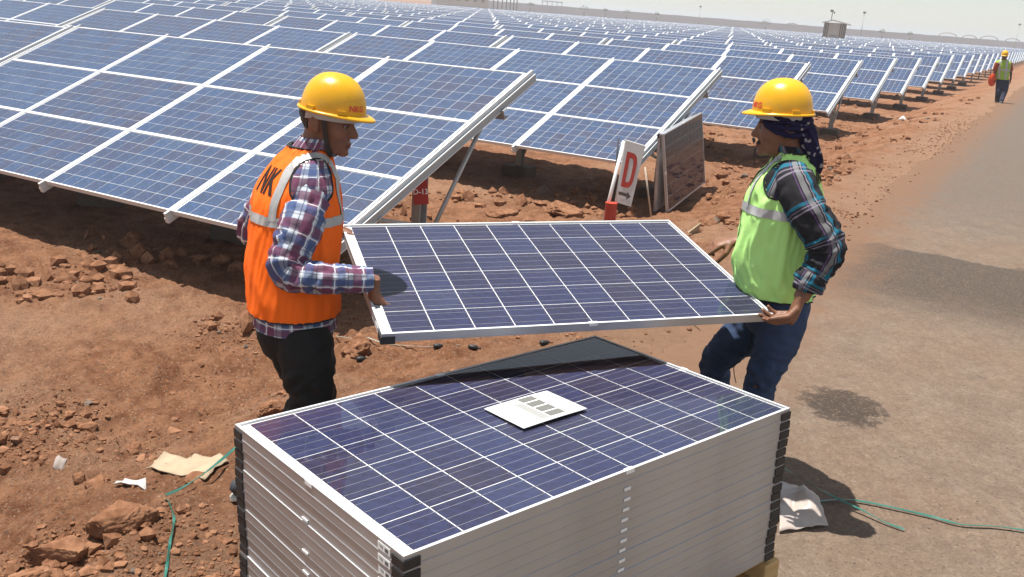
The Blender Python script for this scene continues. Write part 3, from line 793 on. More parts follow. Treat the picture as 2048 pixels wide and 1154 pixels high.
# the letter D: outer and inner outline
def dshape(x0, x1, y0, y1, n=14):
    r = (y1-y0)*.5*.55; pts = [(x0, y0)]
    xa = x0 + (x1-x0)*.35
    for k in range(n+1):
        w = -math.pi/2 + math.pi*k/n; e = .62
        cx_, cy_ = math.cos(w), math.sin(w)
        pts.append((xa + (x1-xa)*abs(cx_)**e, (y0+y1)/2 + (y1-y0)/2*math.copysign(abs(cy_)**e, cy_)))
    pts.append((x0, y1)); return pts
O = dshape(.19, .80, .27, .83); I = dshape(.38, .62, .36, .74)
m = MB(); n0 = m.add([sgp(*p) for p in O]); n1 = m.add([sgp(*p) for p in I]); q = len(O)
for i in range(q):
    j = (i+1) % q; m.face([n0+i, n0+j, n1+j, n1+i], SIGNR)
m.build('letter', sg_)
m = MB(); n0 = m.add([sgp(*p) for p in ((.14,.135),(.14,.185),(.62,.185),(.62,.215),(.86,.155),(.62,.085),(.62,.135))]); m.face([n0+i for i in (0,6,5,4,3,2,1)], SIGNK); m.build('arrow', sg_)
p0 = at(1212, 425, sd-.02); p1 = at(1248, 282, sd+.14)
m = MB(); m.tube([inv @ (p0 + (p0-p1)*.25), inv @ p1], .022, WPLAST, 10); m.build('pole', sg_)
# orange corrugated pipe sleeve round the pole foot
ORP = plain('orange_pipe', (.46,.045,.014), .5, 0, .1, 10)
q0 = at(1219, 447, sd-.05); q1 = at(1223, 405, sd-.05); q0 = q0 + (q0-q1)*.5
pts = []; rad = []
for k in range(46):
    pts.append(q0.lerp(q1, k/45)); rad.append(.066 + (.007 if k % 3 == 0 else 0))
m = MB(); m.tube(pts, rad, ORP, 18); o = m.build('corrugated_pipe'); tag(o, 'orange red corrugated pipe sleeve standing below the letter sign', 'pipe')
m = MB(); m.tube([at(1226, 420, 10.9), at(1237, 276, 10.95)], .010, plain('dark_rod_steel', (.03,.03,.03), .6), 6); o = m.build('thin_rod'); tag(o, 'thin dark rod standing left of the letter sign', 'rod')
b0 = at(1306, 412, 11.3); m = MB(); m.tube([Vector((b0.x, b0.y, gz(b0.x, b0.y)-.02)), at(1290, 335, 11.25)], .010, plain('pale_stick_wood', (.55,.47,.38), .8), 6); o = m.build('thin_stick'); tag(o, 'thin pale stick propped between the letter sign and leaning panels', 'stick')

# ------------------------------------------------------------------ far plant and horizon
FARW = plain('far_wall', (.50,.56,.62), .9, 0, .12, .05); FARB = plain('far_building', (.50,.50,.48), .9, 0, .1, .1); FARD = plain('far_dark', (.22,.21,.19), .9, 0, .2, .1)
ROOFW = plain('hut_roof', (.78,.78,.74), .6, 0, .06, 1); HUTW = plain('hut_wall', (.58,.55,.50), .8, 0, .1, 1)
uvec = Vector((.874, -.485, 0))
# perimeter wall along the far side of the field
wp = []
c0 = Vector((0, 0, 0))
def farpt(px, dist):
    d = MCW @ np.array([(px-CX)/FPX, (60-CY)/FPX, 1.0]); h = Vector((d[0], d[1], 0)).normalized(); return h*dist
for a, b, d0, d1, h, nm, lab in ((860, 2120, 330, 330, 2.30, 'perimeter_wall', 'long low grey blue perimeter wall along the horizon behind the field'),):
    m = MB(); n = 60
    for i in range(n):
        pa, pb = farpt(a+(b-a)*i/n, d0+(d1-d0)*i/n), farpt(a+(b-a)*(i+1)/n, d0+(d1-d0)*(i+1)/n)
        nn = len(m.v); h0 = h + .05*math.sin(i*1.7)
        back = pa.normalized()*.4
        m.add([(pa.x,pa.y,-.6),(pb.x,pb.y,-.6),(pb.x,pb.y,h0),(pa.x,pa.y,h0),(pb.x+back.x,pb.y+back.y,h0),(pa.x+back.x,pa.y+back.y,h0)])
        m.face([nn,nn+1,nn+2,nn+3], FARW); m.face([nn+3,nn+2,nn+4,nn+5], FARW)
    o = m.build(nm); tag(o, lab, 'wall')
# inverter hut on the field
hp = farpt(1669, 120); right = Vector((hp.y, -hp.x, 0)).normalized(); fwd = Vector((-hp.x, -hp.y, 0)).normalized()
hr = empty('equipment_hut', mat=frame_m(Vector((hp.x, hp.y, -.65)), right, (0,0,1))); tag(hr, 'small pale hut with low pitched white roof rising above the solar rows', 'hut')
m = MB(); m.box((-1.25,.0,-.4), (1.25,2.2,3.25), HUTW); m.build('wall', hr)
m = MB(); n = m.add([(-1.5,-.35,3.25),(-.35,-.35,3.62),(1.75,-.35,3.2),(-1.5,2.6,3.25),(-.35,2.6,3.62),(1.75,2.6,3.2),(-1.5,-.35,3.15),(-.35,-.35,3.5),(1.75,-.35,3.08),(-1.5,2.6,3.15),(-.35,2.6,3.5),(1.75,2.6,3.08)])
for f in ((0,1,4,3),(1,2,5,4),(9,10,7,6),(10,11,8,7),(6,7,1,0),(7,8,2,1),(3,4,10,9),(4,5,11,10),(0,3,9,6),(2,8,11,5)): m.face([n+i for i in f], ROOFW)
m.build('roof', hr)
for x in (-1.2,-1.0,-.78,.62,.84,1.06,1.22):
    m = MB(); m.box((x-.05,-.06,-.4), (x+.05,-.005,3.2), FARD); m.build('slat', hr)
m = MB(); m.box((-.45,-.05,1.0), (.35,-.01,1.9), plain('hut_vent', (.35,.37,.36), .7)); m.build('vent', hr)
m = MB(); m.tube([(-.55,.3,3.5),(-.55,.3,4.5)], .05, FARD, 5); m.box((-.8,.2,4.45), (-.45,.4,4.7), FARD); m.box((-.42,.2,4.3), (-.25,.4,4.5), FARD); m.build('mast', hr)
def lamp(px, dist, top, label):
    p = farpt(px, dist); m = MB(); m.tube([(0,0,-.5),(0,0,top)], [.09,.06], FARB, 6)
    m.box((-.28,-.28,top-.1), (.28,.28,top+.35), FARD)
    o = m.build('light_mast'); o.location = p; tag(o, label, 'mast', 'light masts on the horizon')
lamp(1723, 240, 5.9, 'thin light mast just right of the hut on the horizon')
lamp(1395, 300, 5.2, 'thin white light mast on the horizon left of the hut')
lamp(2037, 320, 7.0, 'thin mast on the horizon above the far right worker')
def shed(px, dist, w, base, h, label):
    p = farpt(px, dist); right = Vector((p.y, -p.x, 0)).normalized()
    r = empty('arched_shed', mat=frame_m(Vector((p.x, p.y, base)), right, (0,0,1))); tag(r, label, 'shed', 'arched sheds on the horizon')
    pts = [(w/2*math.cos(math.pi*(1-k/10)), 0, h*(.35 + .65*math.sin(math.pi*k/10))) for k in range(11)]
    for yy in (0, 4.0):
        m = MB(); m.tube([(-w/2,yy,-2)] + [(a, yy, c) for a, b, c in pts] + [(w/2,yy,-2)], .16, FARB, 5); m.build('arch_frame', r)
    m = MB()
    for k in range(10):
        (a,b,c), (d,e,f) = pts[k], pts[k+1]; m.quad([(a,0,c+.16),(d,0,f+.16),(d,4,f+.16),(a,4,c+.16)], ROOFW)
    m.build('roof', r)
for px, w, h, lab in ((1898, 7.0, 2.6, 'leftmost of the arched sheds on the right of the horizon'), (1942, 5.6, 2.2, 'second arched shed from the left on the right of the horizon'), (1982, 6.6, 2.6, 'third arched shed, above and left of the far worker'), (2030, 5.4, 2.2, 'rightmost arched shed at the photo edge above the road'), (1582, 4.4, 1.4, 'tiny arched shed on the horizon left of the hut')):
    shed(px, 335, w*.75, 1.8, h*.62, lab)
# canopy shed and unfinished concrete frame at the far left of the skyline
p = farpt(1100, 300); right = Vector((p.y, -p.x, 0)).normalized()
r = empty('canopy_shed', mat=frame_m(Vector((p.x, p.y, 2.0)), right, (0,0,1))); tag(r, 'pale blue canopy on posts at the horizon', 'canopy')
m = MB(); m.box((-3.2,-1.5,1.3), (3.2,1.5,1.55), plain('canopy_blue', (.42,.58,.72), .6)); m.build('roof', r)
for x in (-3,-1.5,0,1.5,3):
    m = MB(); m.box((x-.1,-.1,-3), (x+.1,.1,1.3), FARW); m.build('post', r)
p = farpt(1003, 280); right = Vector((p.y, -p.x, 0)).normalized()
r = empty('unfinished_building', mat=frame_m(Vector((p.x, p.y, 1.5)), right, (0,0,1))); tag(r, 'bare concrete columns of an unfinished building on the horizon', 'building')
for x in (-2.8,-1.6,-.3,.9,2.0,3.0,3.9):
    m = MB(); m.box((x-.15,-.15,-3), (x+.15,.15,4), FARD); m.build('column', r)
m = MB(); m.box((-3.2,-1,3.4), (4.3,2,3.75), FARD); m.build('beam', r)
p = farpt(930, 290); right = Vector((p.y, -p.x, 0)).normalized()
r = empty('long_shed', mat=frame_m(Vector((p.x, p.y, 1.6)), right, (0,0,1))); tag(r, 'long low grey shed at the top edge of the photo', 'shed')
m = MB(); m.box((-9,-1,-3), (6.5,3,1.6), FARB); m.build('wall', r)
m = MB(); m.box((-9.4,-1.4,1.62), (6.9,3.4,1.9), FARD); m.build('roof', r)
for x in (-7.5,-5,-2.5,0,2.5,4.8):
    m = MB(); m.box((x-.5,-1.06,0), (x+.5,-1.01,1.1), FARD); m.build('window', r)
# scrubby trees along the far wall
LEAF = plain('far_foliage', (.10,.115,.07), .9, 0, .3, .4)
for kx, (px, wd, hh) in enumerate(((1057,2.2,.7),(1165,3.2,1.3),(1250,2.6,.9),(1207,1.6,.6),(1310,1.8,.7),(1530,3.0,1.3),(1765,2.2,1.0),(1822,1.8,.8))):
    p = farpt(px, 322); root = empty('scrub_tree', (p.x, p.y, -.4))
    tag(root, '%s scrubby tree from the left along the horizon wall' % ordw(kx), 'tree', 'scrub trees on the horizon')
    m = MB(); m.tube([(0,0,0),(.05,0,2.4)], [.16,.08], FARD, 5); m.build('trunk', root)
    m = MB(); rd = random.Random(kx)
    for _ in range(150):
        a = rd.uniform(0, 6.28); q = rd.random()**.5; x = math.cos(a)*q*wd/2; y = math.sin(a)*q*wd/2; z = 2.5 + hh*rd.uniform(-.4, 1)*(1-q*q*.7)
        e = .16; dx, dy, dz = [rd.uniform(-e, e) for _ in range(3)], [rd.uniform(-e, e) for _ in range(3)], 0
        m.quad([(x,y,z),(x+dx[0],y+dx[1],z+dx[2]),(x+dx[0]+dy[0],y+dx[1]+dy[1],z+dx[2]+dy[2]),(x+dy[0],y+dy[1],z+dy[2])], LEAF)
    m.build('crown', root)

# ------------------------------------------------------------------ litter on the ground
def onG(px, py, z0=0.0, lift=.004):
    x, y, z = pix_ground(np.array([float(px)]), np.array([float(py)]))
    return Vector((x[0], y[0], sz(x[0], y[0]) + lift))
def sheet(name, corners, mat, label, cat, nu=10, nv=8, wave=.006, thick=.004, lift=.010, seed=0):
    P = [onG(*c) for c in corners]; m = MB()
    for j in range(nv+1):
        for i in range(nu+1):
            u, v = i/nu, j/nv
            p = (P[0]*(1-u)+P[1]*u)*(1-v) + (P[3]*(1-u)+P[2]*u)*v
            z = max(gz(p.x, p.y), p.z-.02) + lift + wave*float(vnoise(np.array([p.x*14]), np.array([p.y*14]), None, seed)[0])
            m.v.append((p.x, p.y, z)); 
    k = len(m.v); m.v.extend([(x, y, z-thick) for x, y, z in m.v[:k]])
    W = nu+1
    for j in range(nv):
        for i in range(nu):
            a = j*W+i; m.face([a, a+1, a+1+W, a+W], mat, True); m.face([k+a, k+a+W, k+a+1+W, k+a+1], mat, True)
    for i in range(nu): m.face([i, k+i, k+i+1, i+1], mat); a = nv*W+i; m.face([a, a+1, k+a+1, k+a], mat)
    for j in range(nv): a = j*W; m.face([a, a+W, k+a+W, k+a], mat); a = j*W+nu; m.face([a, k+a, k+a+W, a+W], mat)
    o = m.build(name); tag(o, label, cat); return o
CARD = plain('dusty_paper', (.36,.28,.19), .9, 0, .38, 11, .2, .5, 40)
sheet('paper_sheet', ((290,940),(328,908),(458,928),(410,966)), CARD, 'dusty cream paper sheet lying on the dirt left of the stack', 'paper', seed=4, lift=.016)
sheet('paper_scrap', ((226,974),(250,964),(292,966),(293,978)), plain('scrap_white', (.46,.42,.39), .9), 'white paper scrap half buried above the undercut soil lump', 'scrap', 6, 4, .012, .004, .02, 9)
sheet('stone_chip', ((105,925),(118,915),(135,920),(122,932)), plain('chip_pale', (.30,.25,.22), .9, 0, .2, 30), 'pale flat stone chip left of the white paper scrap', 'stone', 4, 4, .008, .008, .012, 5)
STRAP = NT('green_strap'); _n = STRAP.noise(18, 3); STRAP.P(Base_Color=STRAP.mix(_n, (.010,.075,.055), (.035,.18,.135)), Roughness=.35); STRAP = STRAP.mat
def strap(pxs, w, label, lifts=None, tw=0.0):
    P = [onG(px, py, 0, .010 + (lifts[i] if lifts else 0)) for i, (px, py) in enumerate(pxs)]
    Q = []; U = []
    for i in range(len(P)-1):
        p0, p1, p2, p3 = P[max(i-1,0)], P[i], P[i+1], P[min(i+2,len(P)-1)]
        for k in range(6):
            t = k/6; q = .5*((2*p1)+(p2-p0)*t+(2*p0-5*p1+4*p2-p3)*t*t+(3*p1-p0-3*p2+p3)*t**3); q.z = max(q.z, sz(q.x, q.y)+.008)
            Q.append(q)
    Q.append(P[-1])
    for i in range(len(Q)): a = tw*math.sin(i*.35); U.append(Vector((math.sin(a)*.9, .25*math.sin(i*.2), math.cos(a))))
    m = MB(); m.ribbon(Q, w*.8, U, STRAP); o = m.build('packing_strap'); tag(o, label, 'strap', 'green plastic packing straps')
strap(((472,922),(440,945),(405,970),(365,992),(333,1008)), .016, 'green packing strap running from the stack past the cream paper', (.06,.045,.03,.02,.02), .5)
strap(((331,1009),(346,1030),(348,1058),(340,1090),(336,1120),(330,1165)), .014, 'green packing strap hanging down the photo left of the stack', None, 1.1)
strap(((1560,965),(1620,993),(1665,1013),(1720,1035),(1765,1055),(1806,1070)), .014, 'short straight green strap ending on the road right of the stack', (.05,.03,.02,.01,.0,.0), .7)
strap(((1560,1022),(1630,1014),(1690,1010),(1740,1017),(1800,1030),(1860,1044),(1920,1060),(1990,1064),(2060,1074)), .016, 'long wavy green strap trailing across the road to the right edge', None, .8)
GREYS = STRAP
m = MB(); pts = [onG(a, b, 0, .012) for a, b in ((672,675),(705,680),(735,686),(770,692),(815,695),(870,695),(920,693))]
m.ribbon(pts, .012, Vector((0,.3,1)), plain('pale_strap', (.42,.45,.40), .5, 0, .2, 10)); o = m.build('packing_strap'); tag(o, 'pale grey green strap on the dirt behind the carried panel corner', 'strap', 'green plastic packing straps')
for (a, b, rz, lab) in ((722,722,.4,'black connector piece left, on the dirt behind the worker legs'), (876,697,.2,'black connector piece under the carried panel edge'), (946,699,-.2,'round black connector piece between the carried panel and stack'), (1088,690,.6,'black scrap showing above the back edge of the stack')):
    p = onG(a, b, 0, .014); m = MB()
    m.tube([(-.032,0,0),(-.015,0,.002),(.0,0,.001),(.030,.004,0)], [.012,.017,.016,.013], BLACKP, 9)
    m.box((-.012,.012,-.012), (.018,.032,.008), BLACKP); m.tube([(.03,.004,0),(.05,.012,-.004)], .006, BLACKP, 6)
    o = m.build('connector'); o.location = p; o.rotation_euler = (0, 0, rz); o.scale = (.95,.95,.95); tag(o, lab, 'connector', 'black connector pieces on the dirt')
# crumpled plastic film at the pallet corner
FILM = NT('plastic_film'); FILM.P(Base_Color=(.50,.42,.37), Roughness=.35, Alpha=.80); FILM = FILM.mat
c0 = onG(1590, 1020); m = MB(); NU, NV = 26, 18
A_, B_, C_, D_ = onG(1556, 975), onG(1600, 985), onG(1655, 1062), onG(1556, 1075)
for j in range(NV+1):
    for i in range(NU+1):
        u, v = i/NU, j/NV
        p = (A_*(1-u)+B_*u)*(1-v) + (D_*(1-u)+C_*u)*v
        k = 9.0
        h = .01 + .03*abs(float(vnoise(np.array([p.x*k]), np.array([p.y*k]), None, 90)[0])) + .02*abs(float(vnoise(np.array([p.x*21]), np.array([p.y*21]), None, 91)[0])) + .06*math.exp(-((u-.75)/.22)**2-((v-.45)/.25)**2)
        m.v.append((p.x, p.y, p.z + h*(.25+.75*math.sin(math.pi*min(max(v,.02),.98)))))
for j in range(NV):
    for i in range(NU):
        a = j*(NU+1)+i; m.face([a, a+1, a+NU+2, a+NU+1], FILM, True)
o = m.build('plastic_film'); tag(o, 'crumpled translucent plastic film at the far right corner of the pallet', 'plastic film'); sm_ = o.modifiers.new('s', 'SOLIDIFY'); sm_.thickness = .001
p = onG(1800, 243, -.3, .03)
m = MB(); m.tube([(0,0,-.02),(0,.03,.12)], [.045,.06], WPLAST, 10); o = m.build('white_cup'); o.location = p; o.rotation_euler = (1.1, .3, .4); tag(o, 'discarded white cup on the dirt beyond the third post', 'cup')
m = MB(); p = onG(1385, 470, -.2, .01)
m.v = [(-.05,0,0),(.06,.01,0),(.035,.01,.14),(-.05,.03,0),(.06,.04,0),(.04,.03,.14)]
for f in ((0,1,2),(5,4,3),(0,3,4,1),(1,4,5,2),(2,5,3,0)): m.face(f, CARD)
o = m.build('card_scrap'); o.location = p; o.rotation_euler = (.3, .2, .2); tag(o, 'pointed cream card scrap behind the right edge of the carried panel', 'scrap')
#SECTION3

# ------------------------------------------------------------------ dusty air
hm = bpy.data.materials.new('dusty_air'); hm.use_nodes = True; _nn = hm.node_tree.nodes; _nn.clear()
_o = _nn.new('ShaderNodeOutputMaterial'); _p = _nn.new('ShaderNodeVolumePrincipled'); hm.node_tree.links.new(_p.outputs[0], _o.inputs['Volume'])
_p.inputs['Color'].default_value = (.93, .95, .97, 1); _p.inputs['Density'].default_value = .0010; _p.inputs['Anisotropy'].default_value = .2
m = MB(); m.box((-3600, -3600, -1.9), (3600, 3600, 10.5), hm); o = m.build('haze'); tag(o, kind='stuff')
# ------------------------------------------------------------------ people
def cr(P, t):
    """Catmull-Rom through a list of numpy rows, t in [0, 1]"""
    n = len(P)-1; x = min(max(t, 0), 1)*n; i = min(int(x), n-1); f = x-i
    p0, p1, p2, p3 = P[max(i-1,0)], P[i], P[i+1], P[min(i+2,n)]
    return .5*((2*p1)+(p2-p0)*f+(2*p0-5*p1+4*p2-p3)*f*f+(3*p1-p0-3*p2+p3)*f**3)
class Torso:
    """stack of rings (centre, half depth along f, half width along l); phi 0 front, 90 left, 180 back, 270 right"""
    def __init__(s, rings, f, e=2.3, disp=None):
        s.R = [np.array([*r[0], r[1], r[2]], float) for r in rings]
        s.f = np.array(Vector(f).normalized()); s.l = np.array(Vector((0,0,1)).cross(Vector(f)).normalized()); s.e = e; s.disp = disp
    def p(s, t, phi, off=0.0):
        r = cr(s.R, t); c, sn = math.cos(phi), math.sin(phi); k = 2/s.e
        x = math.copysign(abs(c)**k, c); y = math.copysign(abs(sn)**k, sn)
        d = s.disp(t, phi) if s.disp else 0.0
        n = s.f*c/max(r[3],.02) + s.l*sn/max(r[4],.02); n = n/np.linalg.norm(n)
        return Vector(r[:3] + s.f*r[3]*x + s.l*r[4]*y + n*(d+off))
    def length(s): return sum(np.linalg.norm(s.R[i+1][:3]-s.R[i][:3]) for i in range(len(s.R)-1))
    def mesh(s, m, mat, t0=0.0, t1=1.0, nt=40, n=56, off=0.0, skip=None, cap=False):
        base = len(m.v); L = s.length(); W = .95
        for i in range(nt+1):
            t = t0+(t1-t0)*i/nt
            for j in range(n): m.v.append(tuple(s.p(t, 2*math.pi*j/n, off)))
        for i in range(nt):
            for j in range(n):
                t = t0+(t1-t0)*(i+.5)/nt; ph = 2*math.pi*(j+.5)/n
                if skip and skip(t, ph): continue
                j2 = (j+1) % n; t_ = t0+(t1-t0)*i/nt; t__ = t0+(t1-t0)*(i+1)/nt
                u0, u1 = W*j/n, W*(j+1)/n
                m.face([base+i*n+j, base+i*n+j2, base+(i+1)*n+j2, base+(i+1)*n+j], mat, True, [(u0,t_*L),(u1,t_*L),(u1,t__*L),(u0,t__*L)])
        if cap:
            m.face([base+j for j in reversed(range(n))], mat); m.face([base+nt*n+j for j in range(n)], mat)
    def patch(s, m, mat, path, w, off=.004, n=24, nw=4):
        """band of half width w (metres) following path [(t, phi)...]"""
        P = [np.array(q, float) for q in path]; base = len(m.v)
        for i in range(n+1):
            q = cr(P, i/n); q2 = cr(P, min(1, i/n+.01)); q1 = cr(P, max(0, i/n-.01))
            a = s.p(q1[0], q1[1]); b = s.p(q2[0], q2[1]); tan = (b-a).normalized()
            e = 1e-3; dt = (s.p(q[0]+e, q[1]) - s.p(q[0], q[1]))/e; dp = (s.p(q[0], q[1]+e) - s.p(q[0], q[1]))/e
            nn = dp.cross(dt).normalized(); side = nn.cross(tan)
            for k in range(nw+1):
                v = side*(w*(2*k/nw-1))
                # solve for the surface parameters of that offset
                A = np.array([[dt.dot(dt), dt.dot(dp)], [dt.dot(dp), dp.dot(dp)]]); r = np.linalg.solve(A, np.array([v.dot(dt), v.dot(dp)]))
                m.v.append(tuple(s.p(q[0]+r[0], q[1]+r[1], off)))
        for i in range(n):
            for k in range(nw):
                a = base+i*(nw+1)+k; m.face([a, a+1, a+nw+2, a+nw+1], mat, True)
def limb(m, pts, rad, mat, disp=None, seg=44, n=28, flat=1.0, ref=(0,0,1), vscale=1.0):
    """smooth tube with uv; pts Vectors, rad per point, disp(t, phi)"""
    P = [np.array([*p, r], float) for p, r in zip(pts, rad)]; base = len(m.v); ref = Vector(ref); Ls = [0.0]; prev = None
    for i in range(seg+1):
        t = i/seg; q = cr(P, t); c = Vector(q[:3])
        tan = Vector(cr(P, min(1, t+.01))[:3] - cr(P, max(0, t-.01))[:3]).normalized()
        a = (ref - tan*ref.dot(tan)).normalized(); b = tan.cross(a); ref = a
        if prev is not None: Ls.append(Ls[-1] + (c-prev).length)
        prev = c
        for j in range(n):
            w = 2*math.pi*j/n; r = q[3] + (disp(t, w, Ls[-1]) if disp else 0)
            m.v.append(tuple(c + a*math.cos(w)*r + b*math.sin(w)*r*flat))
    for i in range(seg):
        for j in range(n):
            j2 = (j+1) % n; u0, u1 = .42*j/n, .42*(j+1)/n
            m.face([base+i*n+j, base+i*n+j2, base+(i+1)*n+j2, base+(i+1)*n+j], mat, True, [(u0,Ls[i]),(u1,Ls[i]),(u1,Ls[i+1]),(u0,Ls[i+1])])
    m.face([base+j for j in reversed(range(n))], mat, True, [(0,0)]*n); m.face([base+seg*n+j for j in range(n)], mat, True, [(0,0)]*n)
def etube(m, pts, A, B, aref, mat, n=14):
    pts = [Vector(p) for p in pts]; k = len(pts); base = len(m.v)
    for i, p in enumerate(pts):
        t = (pts[min(i+1,k-1)]-pts[max(i-1,0)]).normalized(); a = (Vector(aref)-t*Vector(aref).dot(t)).normalized(); b = t.cross(a)
        for j in range(n):
            w = 2*math.pi*j/n; m.v.append(tuple(p + a*math.cos(w)*A[i] + b*math.sin(w)*B[i]))
    for i in range(k-1):
        for j in range(n): m.face([base+i*n+j, base+i*n+(j+1)%n, base+(i+1)*n+(j+1)%n, base+(i+1)*n+j], mat, True)
    m.face([base+j for j in reversed(range(n))], mat); m.face([base+(k-1)*n+j for j in range(n)], mat)
def ball(m, c, r, mat, M=None):
    n = len(m.v); R = Vector(r) if hasattr(r, '__len__') else Vector((r, r, r))
    bm = bmesh.new(); bmesh.ops.create_icosphere(bm, subdivisions=2, radius=1)
    for v in bm.verts:
        p = Vector((v.co.x*R.x, v.co.y*R.y, v.co.z*R.z)) + Vector(c); m.v.append(tuple(M @ p if M is not None else p))
    for f in bm.faces: m.face([n+v.index for v in f.verts], mat, True)
    bm.free()
def remesh(m, name, voxel, it=4):
    me = m.mesh(name); o = bpy.data.objects.new(name, me); COL.objects.link(o)
    r = o.modifiers.new('r', 'REMESH'); r.mode = 'VOXEL'; r.voxel_size = voxel; r.use_smooth_shade = True
    s = o.modifiers.new('s', 'SMOOTH'); s.factor = .5; s.iterations = it
    bpy.context.view_layer.update()
    out = bpy.data.meshes.new_from_object(o.evaluated_get(bpy.context.evaluated_depsgraph_get()))
    out.materials.clear()
    for mt in m.mats: out.materials.append(mt)
    out.polygons.foreach_set('material_index', np.zeros(len(out.polygons), np.int32))
    bpy.data.objects.remove(o); bpy.data.meshes.remove(me); return out

# --- head
def smin(a, b, k):
    h = np.clip(.5 + .5*(b-a)/k, 0, 1); return b*(1-h) + a*h - k*h*(1-h)
def ell(p, c, r):
    r = np.array(r); q = (p - np.array(c))/r; return (np.linalg.norm(q, axis=-1) - 1)*r.min()
def head_sdf(p, must=False):
    q = p.copy(); q[..., 1] = np.abs(q[..., 1])
    d = ell(q, (.003,0,.034), (.092,.077,.094))
    d = smin(d, ell(q, (.034,0,-.028), (.064,.060,.080)), .025)
    d = smin(d, ell(q, (.022,.020,-.078), (.055,.036,.036)), .022)
    d = smin(d, ell(q, (.079,0,-.103), (.020,.022,.016)), .016)
    d = smin(d, ell(q, (.062,.046,-.030), (.026,.016,.020)), .018)
    d = smin(d, ell(q, (.086,.020,.020), (.014,.030,.009)), .012)
    # nose bridge and tip
    a, b = np.array((.095,0,.008)), np.array((.1115,0,-.032)); t = np.clip(((q-a)@(b-a))/((b-a)@(b-a)), 0, 1)
    d = smin(d, np.linalg.norm(q-(a+t[...,None]*(b-a)), axis=-1) - (.0085+.006*t), .010)
    d = smin(d, ell(q, (.103,.011,-.038), (.011,.0085,.008)), .006)
    d = -smin(-d, ell(q, (.104,.034,.000), (.016,.018,.010)), .010)
    d = smin(d, ell(q, (.0955,0,-.066), (.010,.023,.0060)), .006)
    d = smin(d, ell(q, (.0925,0,-.079), (.010,.020,.0070)), .006)
    return d
HN, HM = 88, 112
_th = np.linspace(.02, math.pi-.02, HN)[:, None]*np.ones((1, HM)); _ph = np.ones((HN, 1))*np.linspace(0, 2*math.pi, HM, endpoint=False)[None]
HDIR = np.stack([np.sin(_th)*np.cos(_ph), np.sin(_th)*np.sin(_ph), np.cos(_th)], -1); HC = np.array((.012, 0, -.005))
_r = np.full((HN, HM), .19)
for _ in range(60): _r = _r - .7*head_sdf(HC + HDIR*_r[..., None])
HEADP = HC + HDIR*_r[..., None]
def head_mesh(m, H, mat, fstretch=1.0):
    n = len(m.v)
    for row in HEADP:
        for p in row: m.v.append(tuple(H @ Vector((p[0]*(fstretch if p[0] > 0 else 1), p[1], p[2]))))
    for i in range(HN-1):
        for j in range(HM): m.face([n+i*HM+j, n+(i+1)*HM+j, n+(i+1)*HM+(j+1)%HM, n+i*HM+(j+1)%HM], mat, True)
    m.face([n+j for j in range(HM)], mat, True); m.face([n+(HN-1)*HM+j for j in reversed(range(HM))], mat, True)
    for s in (-1, 1):
        ball(m, (-.012*fstretch, s*.083, -.006), (.021, .009, .033), mat, H @ Matrix.Rotation(.12, 4, 'Y'))
        ball(m, (-.002*fstretch, s*.077, -.024), (.011, .007, .013), mat, H)
def shell(m, H, mat, mask, off, fstretch=1.0, noise=0.0, seed=0, fs=30):
    idx = {}; n0 = len(m.v)
    def vid(i, j, k):
        key = (i, j % HM, k)
        if key not in idx:
            p = HEADP[i, j % HM]; d = HDIR[i, j % HM]
            o = off if k else -.004
            if k and noise: o = o + noise*1.5*mnoise.noise((p[0]*fs + seed, p[1]*fs, p[2]*fs*1.6))
            q = p + d*o; idx[key] = len(m.v); m.v.append(tuple(H @ Vector((q[0]*(fstretch if q[0] > 0 else 1), q[1], q[2]))))
        return idx[key]
    on = np.array([[mask(HEADP[i, j]) for j in range(HM)] for i in range(HN)])
    for i in range(HN-1):
        for j in range(HM):
            if not on[i, j]: continue
            m.face([vid(i,j,1), vid(i+1,j,1), vid(i+1,j+1,1), vid(i,j+1,1)], mat, True)
            for (di, dj, A, B) in ((-1,0,(i,j+1),(i,j)), (1,0,(i+1,j),(i+1,j+1)), (0,-1,(i,j),(i+1,j)), (0,1,(i+1,j+1),(i,j+1))):
                ii, jj = i+di, (j+dj) % HM
                if ii < 0 or ii >= HN-1 or not on[ii, jj]:
                    m.face([vid(*A,1), vid(*B,1), vid(*B,0), vid(*A,0)], mat, True)
def head_frame(o, F, roll=0.0, s=1.0):
    F = Vector(F).normalized(); L = Vector((0,0,1)).cross(F).normalized(); U = F.cross(L)
    m = Matrix.Identity(4)
    for i in range(3): m[i][0] = F[i]*s; m[i][1] = L[i]*s; m[i][2] = U[i]*s; m[i][3] = o[i]
    return m @ Matrix.Rotation(roll, 4, 'X')
def skin_mat(name, col):
    t = NT(name); a = t.n.new('ShaderNodeAttribute'); a.attribute_name = 'tone'; n = t.noise(26, 5)
    base = t.mix(t.remap(n, .3, .7), tuple(c*.86 for c in col), tuple(c*1.12 for c in col))
    c = t.mix(t.remap(a.outputs['Fac'], .2, .5), base, tuple(x*y for x, y in zip(col, (.72,.45,.45))))
    c = t.mix(t.remap(a.outputs['Fac'], .6, .9), c, (.012,.009,.008))
    t.P(Base_Color=c, Roughness=.5); t.p.inputs['Subsurface Weight'].default_value = .12; t.p.inputs['Subsurface Radius'].default_value = (.010,.004,.002); t.p.inputs['Subsurface Scale'].default_value = .6
    t.p.inputs['Specular IOR Level'].default_value = .4
    t.bump(t.noise(180, 3), .15, .002); return t.mat
HAIR = NT('black_hair'); _n = HAIR.noise(1.0, 5, .7, HAIR.scale(HAIR.coord(), (60, 60, 260))); HAIR.P(Base_Color=HAIR.mix(_n, (.006,.005,.005), (.03,.024,.02)), Roughness=.45); HAIR.bump(_n, .9, .006); HAIR = HAIR.mat
